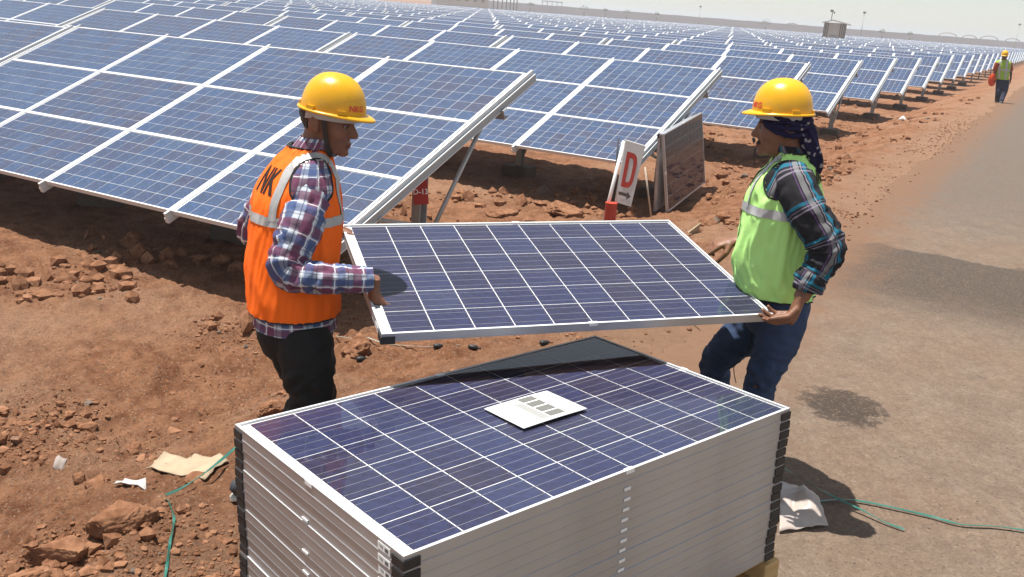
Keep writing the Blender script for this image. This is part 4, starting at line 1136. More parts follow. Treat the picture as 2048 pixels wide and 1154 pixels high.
EYEW = plain('eye_white', (.30,.27,.25), .25, 0, .03); EYED = plain('eye_dark', (.012,.008,.006), .15, 0, .1)
def helmet_mat():
    t = NT('helmet_yellow'); n = t.noise(16, 6, .65); n2 = t.noise(7, 4)
    c = t.mix(t.remap(n2, .3, .7), (.68,.345,.007), (.76,.40,.010))
    sc_ = t.math('ADD', t.math('MULTIPLY', t.remap(n, .58, .66), t.remap(t.noise(4.5, 2), .47, .6)), t.math('MULTIPLY', t.remap(t.noise(1.0, 4, .6, t.scale(t.coord(), (14, 60, 60))), .64, .68), .6))
    c = t.mix(t.math('MULTIPLY', sc_, .45), c, (.40,.30,.16))
    t.P(Base_Color=c, Roughness=t.remap(n, .3, .7, .22, .36)); t.p.inputs['Specular IOR Level'].default_value = .45; return t.mat
HELM = helmet_mat(); HELW = plain('helmet_harness', (.42,.41,.39), .6, 0, .1, 20); REDI = plain('helmet_red_print', (.62,.03,.03), .5)
def helmet(parent, H, strap=True, text=None, text_side=-1, c=(.030,0,.066)):
    """dome, rim and peak in head space; x forward"""
    Hc = H @ Matrix.Translation(c); m = MB(); NA, NR = 64, 26
    ax, ay, az = .121, .106, .134
    def prof(k, a):
        t = k/NR*math.pi/2; s = math.cos(t); ca, sa = math.cos(a), math.sin(a)
        z = az*math.sin(t)**.92; x, y = ax*s**.86*ca, ay*s**.86*sa
        rid = .0045*math.exp(-(y/.016)**2)*(1 if z > .03 else 0)*min(1, (z-.03)/.03 if z > .03 else 0)
        return Vector((x, y, z+rid))
    for k in range(NR+1):
        for j in range(NA): m.v.append(tuple(Hc @ prof(k, 2*math.pi*j/NA)))
    for k in range(NR):
        for j in range(NA): m.face([k*NA+j, k*NA+(j+1)%NA, (k+1)*NA+(j+1)%NA, (k+1)*NA+j], HELM, True)
    # rim and peak
    def rim(a, o, dz):
        ca, sa = math.cos(a), math.sin(a); w = .012 + .029*max(0, ca)**2.2
        sag = -.010*max(0, ca)**1.5 + .004*max(0, -ca)
        return Vector(((ax+w*o)*ca, (ay+min(w,.016)*o)*sa, sag*o + dz))
    b = len(m.v); prf = ((0,.004),(.4,.0035),(.85,.001),(1,-.003),(.95,-.007),(.5,-.006),(-.06,-.003))
    for (o, dz) in prf:
        for j in range(NA): m.v.append(tuple(Hc @ rim(2*math.pi*j/NA, o, dz)))
    for k in range(len(prf)-1):
        for j in range(NA): m.face([b+k*NA+(j+1)%NA, b+k*NA+j, b+(k+1)*NA+j, b+(k+1)*NA+(j+1)%NA], HELM, True)
    # accessory lugs above the rim
    for a in (62, 118, -62, -118, 176):
        w = math.radians(a); q = Vector((ax*math.cos(w), ay*math.sin(w), .010)); nn = Vector((math.cos(w)/ax, math.sin(w)/ay, 0)).normalized()
        m.box((-.016,-.006,-.006), (.016,.006,.008), HELM, Hc @ frame_m(q + nn*.001, Vector((-nn.y, nn.x, 0)), (0,0,1)))
    shell_o = m.build('helmet', parent)
    # harness band below the rim
    m = MB(); b = 0
    for k, (zz, sc_) in enumerate(((.004,.90),(-.026,.88),(-.028,.855),(.004,.86))):
        for j in range(NA):
            a = 2*math.pi*j/NA; dz = -.016*max(0, -math.cos(a))**2 if k in (1, 2) else 0
            m.v.append(tuple(Hc @ Vector((ax*sc_*math.cos(a)-.004, ay*sc_*math.sin(a), zz+dz))))
    for k in range(3):
        for j in range(NA): m.face([k*NA+(j+1)%NA, k*NA+j, (k+1)*NA+j, (k+1)*NA+(j+1)%NA], HELW, True)
    m.build('harness', shell_o)
    if strap:
        for s in (-1, 1):
            m = MB(); pts = [H @ Vector(q) for q in ((.020,s*.090,.070),(.020,s*.087,.040),(.026,s*.081,.0),(.034,s*.075,-.045),(.046,s*.064,-.090),(.052,s*.040,-.115),(.054,0,-.122))]
            P = [np.array(p) for p in pts]; pts = [Vector(cr(P, k/18)) for k in range(19)]
            up = [(H.to_3x3() @ Vector((-.15, s*1.0, -.02))).normalized() if k < 12 else (H.to_3x3() @ Vector((.25, s*.55, -.8))).normalized() for k in range(19)]
            m.ribbon(pts, .019, up, BLACKP, .002); m.build('chin_strap', shell_o)
            m = MB()
            for q in ((.020,s*.0905,.045),(.029,s*.083,.010)): ball(m, q, (.003,.002,.003), WPLAST, H)
            m.build('stud', shell_o)
    if text:
        bvh = BVHTree.FromPolygons([Vector(v) for v in m_verts(shell_o)], [p.vertices[:] for p in shell_o.data.polygons])
        for (aa, body) in text:
            me = text_mesh(body, .032, REDI, 'emblem', .0008, 1); w = math.radians(aa)
            nn = (Hc.to_3x3() @ Vector((math.cos(w), math.sin(w), .12))).normalized(); o = Hc @ Vector((ax*1.6*math.cos(w), ay*1.6*math.sin(w), .036))
            xx = (Hc.to_3x3() @ Vector((-math.sin(w), math.cos(w), 0))); fm = frame_m(o, xx, nn)
            for v in me.vertices:
                q = fm @ v.co; hit = bvh.ray_cast(q, -nn)
                if hit[0] is not None: v.co = hit[0] + nn*.0012
                else: v.co = q - nn*.07
            link('emblem', me, shell_o)
    return shell_o
def m_verts(o): return [v.co for v in o.data.vertices]

def hand(m, w, d, n, s, mat, curl=(25,35,20), thumb=((.6,.2,.7),(.8,.3,.4)), sc=1.0, spread=.5):
    """w wrist, d wrist->knuckles, n palm normal (fingers bend that way), s thumb side"""
    w = Vector(w); d = Vector(d).normalized(); n = Vector(n); n = (n - d*n.dot(d)).normalized(); s = Vector(s); s = (s - d*s.dot(d) - n*s.dot(n)).normalized()
    k = sc
    etube(m, [w - d*.02*k, w, w + d*.03*k, w + d*.060*k, w + d*.080*k, w + d*.092*k], [.026*k,.027*k,.034*k,.041*k,.038*k,.028*k], [.019*k,.018*k,.019*k,.017*k,.013*k,.007*k], s, mat)
    L = (.042,.047,.043,.034)
    for i in range(4):
        b = w + d*(.090 - .004*abs(i-1.2))*k + s*(.0315 - .0215*i)*k
        sp = s*(.10*(1.4-i))*spread; ang = 0; p = b - d*.018*k; pts = [p]; dirs = d
        for j, (ln, c) in enumerate(((L[i], curl[0]), (L[i]*.64, curl[1]), (L[i]*.52, curl[2]))):
            ang += math.radians(c + 3*i); q = (d*math.cos(ang) + n*math.sin(ang) + sp*(1 if j == 0 else .4)).normalized()
            p = p + q*(ln+(.018 if j == 0 else 0))*k; pts.append(p)
        etube(m, pts[:1] + [pts[0].lerp(pts[1], .6)] + pts[1:] + [pts[-1] + (pts[-1]-pts[-2]).normalized()*.004], [.0105*k,.0100*k,.0094*k,.0086*k,.0076*k,.004*k], [.0110*k,.0100*k,.0096*k,.0084*k,.0070*k,.003*k], s, mat, 10)
    b = w + d*.026*k + s*.022*k; t1, t2 = Vector(thumb[0]).normalized(), Vector(thumb[1]).normalized()
    pts = [b, b + t1*.046*k, b + t1*.046*k + t2*.034*k, b + t1*.046*k + t2*.060*k, b + t1*.046*k + t2*.064*k]
    etube(m, pts, [.015*k,.0125*k,.0108*k,.0085*k,.004*k], [.014*k,.0115*k,.0095*k,.0070*k,.003*k], n, mat, 10)

def plaid(name, base, bands, lines, rough=.85, fuzz=.25):
    """bands: (axis, centre, half width, colour, strength, period)"""
    t = NT(name); uv = t.sep(t.coord('UV')); c = base
    for (ax, ce, hw, col, stg, per) in bands + lines:
        f = t.math('FRACT', t.math('DIVIDE', uv[ax], per)); d = t.math('ABSOLUTE', t.math('SUBTRACT', f, ce))
        k = t.remap(d, (hw+.0015)/per, (hw-.0015)/per, 0, stg); c = t.mix(k, c, col)
    w = t.noise(420, 2); c = t.mix(t.math('MULTIPLY', w, fuzz), c, (.30,.30,.32))
    t.P(Base_Color=c, Roughness=rough); t.p.inputs['Specular IOR Level'].default_value = .15; t.bump(t.noise(35, 4), .35, .006); return t.mat
def cloth(name, col, rough=.8, var=.10, scale=14, bump=.3, spec=.2):
    t = NT(name); n = t.noise(scale, 5); t.P(Base_Color=t.mix(n, tuple(c*(1-var) for c in col), tuple(min(1,c*(1+var)) for c in col)), Roughness=rough)
    t.p.inputs['Specular IOR Level'].default_value = spec; t.bump(t.math('ADD', t.noise(30, 4), t.math('MULTIPLY', t.noise(500, 2), .15)), bump, .006); return t.mat
REFL = NT('reflective_tape'); _n = REFL.noise(14, 5); REFL.P(Base_Color=REFL.mix(_n, (.34,.335,.33), (.46,.455,.44)), Roughness=.42, Metallic=.15); REFL.bump(REFL.noise(40, 4), .4, .004); REFL = REFL.mat
BIND = plain('black_binding', (.012,.011,.012), .8, 0, .2, 30)

def folds(amp, seed, fx=2.2, fy=7.0, k2=.5):
    def d(t, ph):
        x, y = math.cos(ph)*fx, math.sin(ph)*fx
        a = mnoise.noise((x + t*3.1 + seed*5.3, y, t*fy))*1.5; b = mnoise.noise((x*2.3, y*2.3 + t*6 + seed*3.7, t*fy*2.1))*1.5
        return float(amp*(1-abs(a)*1.6) + amp*k2*(1-2*abs(b)))
    return d
def calm(fn, tc, pc, wt=.13, wp=.75):
    def d(t, ph):
        x = ((ph-pc+math.pi) % (2*math.pi)) - math.pi
        return fn(t, ph)*(1-math.exp(-((t-tc)/wt)**4-(x/wp)**4))
    return d
def sfolds(amp, seed, peak=.5, pw=.28):
    def d(t, ph, L):
        k = .45 + .9*math.exp(-((t-peak)/pw)**2)
        a = mnoise.noise((math.cos(ph)*1.6 + L*9 + seed*4.1, math.sin(ph)*1.6, L*24))*1.5; b = mnoise.noise((math.cos(ph)*3 + seed*2.3, math.sin(ph)*3, L*48))*1.5
        return float(amp*k*(.5-abs(a)*1.5) + amp*.4*k*b)
    return d
def armhole(T, parent, tc, pc, rt, rp, name='armhole_binding', w=.0055):
    m = MB(); pts = []
    for k in range(41):
        a = 2*math.pi*k/40; pts.append(T.p(tc + rt*math.sin(a), pc + rp*math.cos(a), .002))
    m.tube(pts, w, BIND, 6, False); return m.build(name, parent)
def yoke(T, m, mat, tc, pc, rt, rp, off=.0075):
    base = len(m.v); L = T.length(); NR, NA = 8, 40
    uv = []
    for i in range(NR+1):
        for k in range(NA):
            a = 2*math.pi*k/NA; q = i/NR; t, ph = tc + rt*q*math.sin(a), pc + rp*q*math.cos(a)
            m.v.append(tuple(T.p(t, ph, off if i < NR else .001))); uv.append((ph*.16, t*L))
    for i in range(NR):
        for k in range(NA):
            k2 = (k+1) % NA; f = [i*NA+k, i*NA+k2, (i+1)*NA+k2, (i+1)*NA+k]
            m.face([base+x for x in f], mat, True, [uv[x] for x in f])
def edge_ring(T, parent, t, name, w=.005, off=.001):
    m = MB(); m.tube([T.p(t, 2*math.pi*k/56, off) for k in range(57)], w, BIND, 6, False); return m.build(name, parent)
def vest_text(T, parent, body, tc, pc, size, mat, stretch=1.0):
    me = text_mesh(body, size, mat, 'lettering', .003, 2); L = T.length()
    e = 1e-3; dp = ((T.p(tc, pc+e) - T.p(tc, pc))/e).length
    for v in me.vertices: v.co = T.p(tc + v.co.y*stretch/L, pc + v.co.x/dp, .0055)
    return link('lettering', me, parent)
def tone_head(me, H, must=False, stubble=False, fst=1.0):
    Hi = np.array(H.inverted()); n = len(me.vertices); co = np.empty(n*3, np.float32); me.vertices.foreach_get('co', co); co = co.reshape(-1, 3)
    p = co @ Hi[:3, :3].T + Hi[:3, 3]; p[:, 0] = np.where(p[:, 0] > 0, p[:, 0]/fst, p[:, 0]); tone = np.zeros(n, np.float32); y = np.abs(p[:, 1])
    face = (p[:, 0] > .05) & (p[:, 2] > -.13) & (p[:, 2] < .1) & (y < .08)
    tone[face & (np.abs(p[:, 2]+.072) < .011) & (y < .023) & (p[:, 0] > .085)] = .45
    tone[face & (np.abs(p[:, 2]-.021-.15*(y-.03)) < .0055) & (y > .012) & (y < .052)] = 1.0
    tone[face & (np.abs(p[:, 2]-.004) < .0075) & (y > .016) & (y < .050) & (p[:, 0] > .07)] = .6
    if must: tone[face & (np.abs(p[:, 2]+.057+.25*y) < .0085) & (y < .034)] = 1.0
    if stubble: tone[face & (p[:, 2] < -.085) & (tone < .1)] = .18
    a = me.attributes.new('tone', 'FLOAT', 'POINT'); a.data.foreach_set('value', tone)
def eyes(parent, H, fst=1.0):
    for s in (-1, 1):
        m = MB(); n = 0; bm = bmesh.new(); bmesh.ops.create_uvsphere(bm, u_segments=16, v_segments=12, radius=1)
        dv = Vector((.93, s*.25, -.15)).normalized()
        for v in bm.verts: m.v.append(tuple(H @ (Vector((.0835*fst, s*.032, .0)) + v.co*.0098)))
        for f in bm.faces: m.face([v.index for v in f.verts], EYED if f.normal.dot(dv) > .58 else EYEW, True)
        bm.free(); m.build('eye', parent)
def shoe(parent, ankle, toe, mat, sole, L=.27):
    d = Vector(toe); d.z = 0; d.normalize(); s = Vector((-d.y, d.x, 0)); z0 = ankle.z; m = MB()
    c = Vector((ankle.x, ankle.y, 0))
    def P(x, z): return c + d*x + Vector((0,0,z))
    g = z0
    etube(m, [P(-.085,g+.035),P(-.07,g+.045),P(-.02,g+.055),P(.05,g+.050),P(.12,g+.040),P(.165,g+.034),P(.185,g+.028)], [.020,.036,.040,.044,.048,.040,.018], [.022,.040,.052,.040,.028,.022,.010], s, mat, 16)
    etube(m, [P(-.02,g+.05),P(-.015,g+.11)], [.042,.045], [.045,.050], s, mat, 14)
    o = m.build('shoe', parent); m = MB()
    etube(m, [P(-.092,g+.008),P(-.07,g+.009),P(.0,g+.008),P(.10,g+.009),P(.165,g+.010),P(.195,g+.012)], [.016,.038,.040,.050,.044,.016], [.010]*6, s, sole, 14); m.build('sole', o)
    return o
NUMW = plain('sole_rubber', (.55,.52,.45), .8); SHOE = plain('dark_shoe', (.035,.04,.045), .6, 0, .2, 20)
VPRINT = cloth('vest_print', (.03,.016,.012), .8)

# ---------------------------------------------------------------- worker in the orange vest
def worker_orange():
    root = empty('person', (-.85, 3.6, gz(-.85, 3.6)))
    tag(root, 'worker in orange vest, checked shirt and yellow helmet holding the left panel end', 'person', 'workers on the site')
    ch = lambda o: setattr(o, 'matrix_parent_inverse', root.matrix_world.inverted()) or o
    bpy.context.view_layer.update()
    class Par: pass
    f = Vector((.90, .43, 0)).normalized(); l = Vector((0,0,1)).cross(f)
    ORA = cloth('vest_orange', (1.0,.150,.007), .75, .08, 9, .35, .25)
    SHIRT = plaid('checked_shirt', (.47,.51,.57), [(0,.20,.0145,(.012,.042,.16),.86,.105),(0,.62,.016,(.11,.008,.048),.92,.105),(1,.22,.016,(.13,.010,.058),.78,.105),(1,.66,.0145,(.020,.062,.20),.68,.105)], [(0,.42,.0017,(.85,.85,.87),.9,.105),(1,.44,.0017,(.85,.85,.87),.9,.105),(0,.88,.0016,(.02,.02,.05),.8,.105),(1,.90,.0016,(.02,.02,.05),.7,.105)])
    TRO = cloth('black_trousers', (.014,.013,.013), .75, .2, 10, .35, .25)
    SKIN = skin_mat('skin_brown_dark', (.195,.083,.046))
    rings = [(at(588,616,3.56),.168,.188),(at(587,580,3.57),.174,.19),(at(586,540,3.585),.174,.188),(at(590,480,3.60),.170,.185),(at(593,430,3.615),.168,.185),(at(594,388,3.63),.158,.186),(at(600,350,3.645),.132,.176),(at(607,322,3.655),.105,.140),(at(614,303,3.665),.084,.098),(at(619,292,3.67),.074,.080)]
    V = Torso(rings, f, 2.25, calm(folds(.0085, 5, 2.6, 1.7, .5), .655, math.radians(197)))
    # shirt body under the vest
    sr = [(at(590,646,3.555),.160,.180)] + [(c, b-.012, a-.010) for c, b, a in rings]
    S_ = Torso(sr, f, 2.25, folds(.004, 6))
    m = MB(); S_.mesh(m, SHIRT, nt=44, n=64)
    # collar
    col = Torso([(at(616,312,3.665),.088,.095),(at(624,296,3.66),.074,.078),(at(633,278,3.655),.066,.068),(at(637,274,3.655),.070,.073),(at(628,292,3.66),.082,.086)], f, 2.0)
    col.mesh(m, SHIRT, nt=14, n=40)
    # sleeves
    limb(m, [at(612,362,3.60),at(618,388,3.545),at(600,455,3.45),at(574,528,3.385),at(586,548,3.37),at(640,556,3.37),at(695,558,3.40),at(742,558,3.435)], [.070,.084,.083,.068,.062,.058,.054,.049], SHIRT, sfolds(.013, 11, .5, .25), 90, 40, ref=(.3,-1,0))
    limb(m, [at(580,350,3.80),at(560,372,3.86),at(518,430,3.89),at(510,465,3.92),at(570,470,4.00),at(655,462,4.06)], [.065,.075,.070,.062,.055,.046], SHIRT, sfolds(.010, 13, .55, .25), 60, 28, ref=(.3,-1,0))
    yoke(V, m, SHIRT, .70, math.radians(276), .155, .62)
    shirt = m.build('shirt', root)
    # trousers
    m = MB()
    hipR, hipL = at(612,668,3.47), at(578,668,3.66)
    etube(m, [at(590,640,3.56),at(590,668,3.56),at(592,700,3.56)], [.150,.152,.13], [.166,.168,.15], f, TRO, 28)
    anR = atz(503, 950, gz(-1.04, 3.5)+.10); anL = Vector((-.70, 3.78, gz(-.7,3.78)+.09))
    limb(m, [at(606,662,3.48),at(612,700,3.455),at(618,752,3.43),at(622,800,3.42),at(575,872,3.44),anR], [.112,.112,.100,.084,.076,.070], TRO, sfolds(.013, 21, .55, .3), 60, 30, ref=(0,-1,0))
    limb(m, [at(578,662,3.66),at(590,700,3.67),at(614,755,3.70),at(628,800,3.72),at(625,870,3.76),anL], [.112,.110,.096,.082,.074,.068], TRO, sfolds(.013, 22, .55, .3), 60, 30, ref=(0,-1,0))
    link('trousers', remesh(m, 'trousers', .0075, 2), root)
    shoe(root, Vector((anR.x, anR.y, sz(anR.x, anR.y)+.005)), (.72,.65,0), SHOE, NUMW)
    shoe(root, Vector((anL.x, anL.y, sz(anL.x, anL.y)+.005)), (.85,.5,0), SHOE, NUMW)
    # vest
    hole = lambda t, ph: ((t-.70)/.155)**2 + ((((ph-math.radians(276)+math.pi) % (2*math.pi))-math.pi)/.62)**2 < .92
    m = MB(); V.mesh(m, ORA, nt=84, n=150, off=.003)
    vest = m.build('vest', root); so_ = vest.modifiers.new('t', 'SOLIDIFY'); so_.thickness = .004
    armhole(V, vest, .70, math.radians(276), .155, .62); edge_ring(V, vest, 1.0, 'neck_binding', .006); edge_ring(V, vest, .0, 'hem_binding', .004)
    for path in ([(.455, math.radians(a)) for a in (60,100,150,180,205,228,250,290,320,350)],):
        m = MB(); V.patch(m, REFL, path, .019, .0065, 110, 4); m.build('reflective_stripe', vest)
    for path in ([(.46,math.radians(228)),(.56,math.radians(229)),(.68,math.radians(230)),(.78,math.radians(234)),(.86,math.radians(250)),(.90,math.radians(270)),(.86,math.radians(298)),(.78,math.radians(318)),(.66,math.radians(326)),(.46,math.radians(330))], [(.46,math.radians(132)),(.66,math.radians(131)),(.80,math.radians(125)),(.90,math.radians(95))]):
        m = MB(); V.patch(m, REFL, path, .018, .0075, 70, 4); m.build('reflective_stripe', vest)
    vest_text(V, vest, 'NK', .655, math.radians(197), .088, VPRINT, 1.6)
    # head, arms and hands: one continuous body
    H = head_frame(at(648,242,3.655), (.985,-.08,-.10), 0, 1.05); FS = 1.08
    m = MB(); head_mesh(m, H, SKIN, FS)
    etube(m, [at(612,340,3.66), at(622,310,3.66), at(634,282,3.655), H @ Vector((-.01,0,-.02))], [.085,.064,.060,.055], [.095,.062,.058,.055], f, SKIN, 20)
    etube(m, [at(590,650,3.56), at(588,560,3.58), at(592,440,3.62), at(600,370,3.64), at(612,330,3.66)], [.11,.11,.12,.11,.06], [.14,.13,.14,.14,.07], f, SKIN, 20)
    limb(m, [at(614,375,3.56),at(600,455,3.45),at(580,525,3.39),at(600,548,3.375),at(680,558,3.39),at(749,564,3.44)], [.05,.047,.042,.042,.036,.028], SKIN, None, 40, 16)
    limb(m, [at(565,372,3.86),at(522,430,3.89),at(515,460,3.92),at(580,468,4.0),at(672,456,4.06)], [.05,.045,.042,.038,.027], SKIN, None, 40, 16)
    limb(m, [at(606,672,3.48),at(618,752,3.43),at(622,800,3.42),at(575,872,3.44),anR-Vector((0,0,.03))], [.08,.07,.055,.05,.04], SKIN, None, 24, 14)
    limb(m, [at(582,672,3.66),at(614,755,3.70),at(628,800,3.72),at(625,870,3.76),anL-Vector((0,0,.02))], [.08,.07,.055,.05,.04], SKIN, None, 24, 14)
    hand(m, at(749,566,3.44), (-.02,.06,-1.0), (.92,.36,-.1), (.35,-.9,.0), SKIN, (40,40,25), ((.60,-.05,-.80),(.80,.45,-.25)), 1.22, .4)
    hand(m, at(668,456,4.055), (.93,.15,-.25), (.2,-.1,-.95), (.1,-.9,.1), SKIN, (30,50,30), ((.8,-.3,-.2),(.9,-.2,-.3)), 1.05)
    me = remesh(m, 'body', .0052, 2); tone_head(me, H, fst=FS); body = link('body', me, root)
    eyes(root, H, FS)
    m = MB(); shell(m, H, HAIR, lambda p: (p[2] > -.052 + .5*max(0, p[0]+.04) and p[0] < .0 and not (p[0] > -.045 and p[2] < .030)) or (p[2] > .047 and p[2] < .062), .004, FS, .003, 3, 60); m.build('hair', root)
    helmet(root, H, True, [(-34, 'NKG'),], -1, (.030,0,.045))
    for o in root.children_recursive:
        if o.parent == root: o.matrix_parent_inverse = root.matrix_world.inverted()
    return root
worker_orange()

# ---------------------------------------------------------------- worker in the green vest
def worker_green():
    root = empty('person', (1.15, 4.0, gz(1.15, 4.0)))
    tag(root, 'worker in lime green vest and dark headscarf holding the right panel end', 'person', 'workers on the site')
    bpy.context.view_layer.update()
    f = Vector((-.93, .36, 0)).normalized()
    GRN = cloth('vest_lime', (.50,.86,.26), .75, .07, 9, .35, .25)
    SHIRT = plaid('dark_checked_shirt', (.015,.014,.017), [(0,.25,.0062,(.010,.13,.20),.95,.15),(1,.25,.0058,(.010,.13,.20),.9,.145),(0,.44,.0090,(.19,.185,.19),.85,.15),(1,.42,.0024,(.26,.23,.29),.75,.145)], [(0,.33,.0018,(.34,.32,.37),.7,.15),(0,.55,.0018,(.12,.06,.16),.9,.15),(1,.34,.0015,(.25,.22,.28),.7,.145)], fuzz=.05)
    JEAN = cloth('dark_jeans', (.040,.064,.125), .85, .35, 12, .4, .15)
    SKIN = skin_mat('skin_brown', (.20,.088,.047))
    sc_t = NT('navy_scarf'); sv = sc_t.sep(sc_t.voro(70, out='Color')); sn = sc_t.noise(40, 4)
    sc_t.P(Base_Color=sc_t.mix(sc_t.math('GREATER_THAN', sv[0], .94), sc_t.mix(sn, (.008,.007,.026), (.022,.018,.058)), (.30,.27,.28)), Roughness=.85); sc_t.p.inputs['Specular IOR Level'].default_value = .15; sc_t.bump(sc_t.noise(60, 5, .7), .7, .006); SCARF = sc_t.mat
    rings = [(at(1553,583,4.02),.152,.180),(at(1548,560,4.02),.158,.182),(at(1545,520,4.02),.158,.182),(at(1552,470,4.02),.152,.182),(at(1562,425,4.02),.150,.184),(at(1572,385,4.02),.142,.184),(at(1582,350,4.02),.118,.172),(at(1590,328,4.02),.092,.135),(at(1592,312,4.02),.076,.092),(at(1592,303,4.02),.068,.076)]
    V = Torso(rings, f, 2.25, calm(folds(.0110, 25, 2.2, 2.8, .6), .70, math.radians(172)))
    S_ = Torso([(at(1553,584,4.02),.13,.155)] + [(c, b-.012, a-.010) for c, b, a in rings], f, 2.25)
    m = MB(); S_.mesh(m, SHIRT, nt=40, n=56)
    col = Torso([(at(1590,318,4.02),.080,.088),(at(1582,306,4.02),.072,.076),(at(1576,292,4.02),.066,.068),(at(1575,290,4.02),.071,.073),(at(1580,303,4.02),.080,.084)], f, 2.0); col.mesh(m, SHIRT, nt=14, n=40)
    limb(m, [at(1585,350,3.93),at(1588,366,3.875),at(1612,418,3.80),at(1646,476,3.75),at(1652,505,3.735),at(1636,538,3.725),at(1618,566,3.72)], [.068,.082,.082,.076,.072,.062,.055], SHIRT, sfolds(.012, 31, .62, .25), 80, 40, ref=(.3,-1,0))
    limb(m, [at(1628,548,3.722),at(1622,558,3.72),at(1612,574,3.718),at(1610,578,3.718)], [.058,.066,.064,.050], SHIRT, sfolds(.008, 33, .5, 1), 20, 36, ref=(.3,-1,0))
    limb(m, [at(1570,352,4.12),at(1558,380,4.20),at(1535,430,4.27),at(1530,465,4.30),at(1505,480,4.31)], [.068,.078,.070,.062,.052], SHIRT, sfolds(.009, 35), 40, 24, ref=(.3,-1,0))
    yoke(V, m, SHIRT, .70, math.radians(86), .150, .62)
    m.build('shirt', root)
    m = MB()
    anL = Vector((at(1500,880,3.98).x, 3.98, gz(1.1,3.98)+.10)); anR = Vector((at(1448,860,4.25).x, 4.25, gz(1.0,4.25)+.10))
    etube(m, [at(1553,560,4.02),at(1553,588,4.02),at(1553,615,4.02),at(1552,655,4.02)], [.130,.144,.148,.125], [.150,.166,.168,.145], f, JEAN, 28)
    limb(m, [at(1562,620,3.95),at(1562,655,3.93),at(1545,705,3.92),at(1527,748,3.92),at(1515,795,3.94),anL], [.108,.104,.088,.072,.068,.066], JEAN, sfolds(.013, 41, .6, .3), 60, 30, ref=(0,-1,0))
    limb(m, [at(1530,620,4.10),at(1512,650,4.12),at(1462,690,4.19),at(1430,728,4.23),at(1434,780,4.25),anR], [.104,.100,.088,.074,.068,.064], JEAN, sfolds(.013, 42, .6, .3), 60, 30, ref=(0,-1,0))
    link('trousers', remesh(m, 'trousers', .0075, 2), root)
    shoe(root, Vector((anL.x, anL.y, sz(anL.x, anL.y)+.006)), (-.95,.3,0), SHOE, NUMW); shoe(root, Vector((anR.x, anR.y, sz(anR.x, anR.y)+.006)), (-.95,.3,0), SHOE, NUMW)
    hole = lambda t, ph: ((t-.70)/.150)**2 + ((((ph-math.radians(86)+math.pi) % (2*math.pi))-math.pi)/.62)**2 < .92
    m = MB(); V.mesh(m, GRN, nt=84, n=150, off=.003)
    vest = m.build('vest', root); so_ = vest.modifiers.new('t', 'SOLIDIFY'); so_.thickness = .004
    armhole(V, vest, .70, math.radians(86), .150, .62); edge_ring(V, vest, 1.0, 'neck_binding', .005); edge_ring(V, vest, .0, 'hem_binding', .0045)
    m = MB(); m.tube([V.p(k/24, math.radians(8), .004) for k in range(25)], .004, BIND, 6); m.build('front_binding', vest)
    m = MB(); V.patch(m, REFL, [(.47, math.radians(a)) for a in (12,30,60,100,150,180,220)], .019, .0065, 90, 4); m.build('reflective_stripe', vest)
    m = MB(); V.patch(m, REFL, [(.47,math.radians(34)),(.60,math.radians(34)),(.72,math.radians(36)),(.82,math.radians(42)),(.89,math.radians(62))], .017, .0075, 50, 4); m.build('reflective_stripe', vest)
    vest_text(V, vest, 'NKG', .70, math.radians(172), .105, VPRINT, 1.1)
    H = head_frame(at(1572,257,4.02), (-.955,.285,-.03), 0, 1.03); FS = 1.10
    m = MB(); head_mesh(m, H, SKIN, FS)
    etube(m, [at(1592,335,4.02), at(1588,312,4.02), at(1582,285,4.02), H @ Vector((-.01,0,-.02))], [.085,.066,.062,.055], [.09,.064,.060,.055], f, SKIN, 20)
    etube(m, [at(1553,600,4.02), at(1550,520,4.02), at(1565,420,4.02), at(1582,360,4.02), at(1590,325,4.02)], [.10,.10,.11,.10,.06], [.13,.12,.14,.13,.07], f, SKIN, 20)
    limb(m, [at(1590,372,3.87),at(1612,418,3.80),at(1646,476,3.75),at(1648,505,3.74),at(1624,555,3.725),at(1601,598,3.70)], [.05,.048,.044,.045,.041,.032], SKIN, None, 40, 18)
    limb(m, [at(1560,375,4.18),at(1535,430,4.27),at(1530,465,4.30),at(1508,480,4.32),at(1474,486,4.33)], [.05,.046,.043,.042,.034], SKIN, None, 40, 16)
    limb(m, [at(1562,630,3.95),at(1545,705,3.92),at(1527,748,3.92),at(1515,795,3.94),anL-Vector((0,0,.03))], [.08,.07,.055,.05,.04], SKIN, None, 24, 14)
    limb(m, [at(1530,630,4.10),at(1462,690,4.19),at(1430,728,4.23),at(1434,780,4.25),anR-Vector((0,0,.03))], [.08,.07,.055,.05,.04], SKIN, None, 24, 14)
    hand(m, at(1599,600,3.695), (-.22,.04,-.97), (-.97,.10,-.10), (-.25,-.95,.1), SKIN, (62,24,12), ((-.72,-.30,-.62),(-.98,-.02,-.20)), 1.18, .5)
    hand(m, at(1474,482,4.33), (-.90,.05,-.22), (-.25,.10,-.95), (0,-.95,-.30), SKIN, (26,58,40), ((-.42,-.50,-.72),(-.62,.05,-.78)), 1.22, .55)
    me = remesh(m, 'body', .0052, 2); tone_head(me, H, True, True, FS); link('body', me, root)
    eyes(root, H, FS)
    m = MB(); shell(m, H, HAIR, lambda p: p[2] > .02 and p[2] < .06 and p[0] < .03, .004, FS, .002, 3, 60)
    pts = [H @ Vector(q) for q in ((.108*FS,-.034,-.066),(.111*FS,-.020,-.057),(.114*FS,0,-.053),(.111*FS,.020,-.057),(.108*FS,.034,-.066))]
    m.tube(pts, [.003,.0055,.0065,.0055,.003], HAIR, 8); m.build('hair', root)
    # headscarf wound under the helmet with a tail down the back
    m = MB(); shell(m, H, SCARF, lambda p: p[2] > -.020 + .42*max(0, p[0]+.02) + (.0 if p[0] < -.02 else .02) and p[2] < .058 and p[0] < .096, .014, FS, .010, 9, 34)
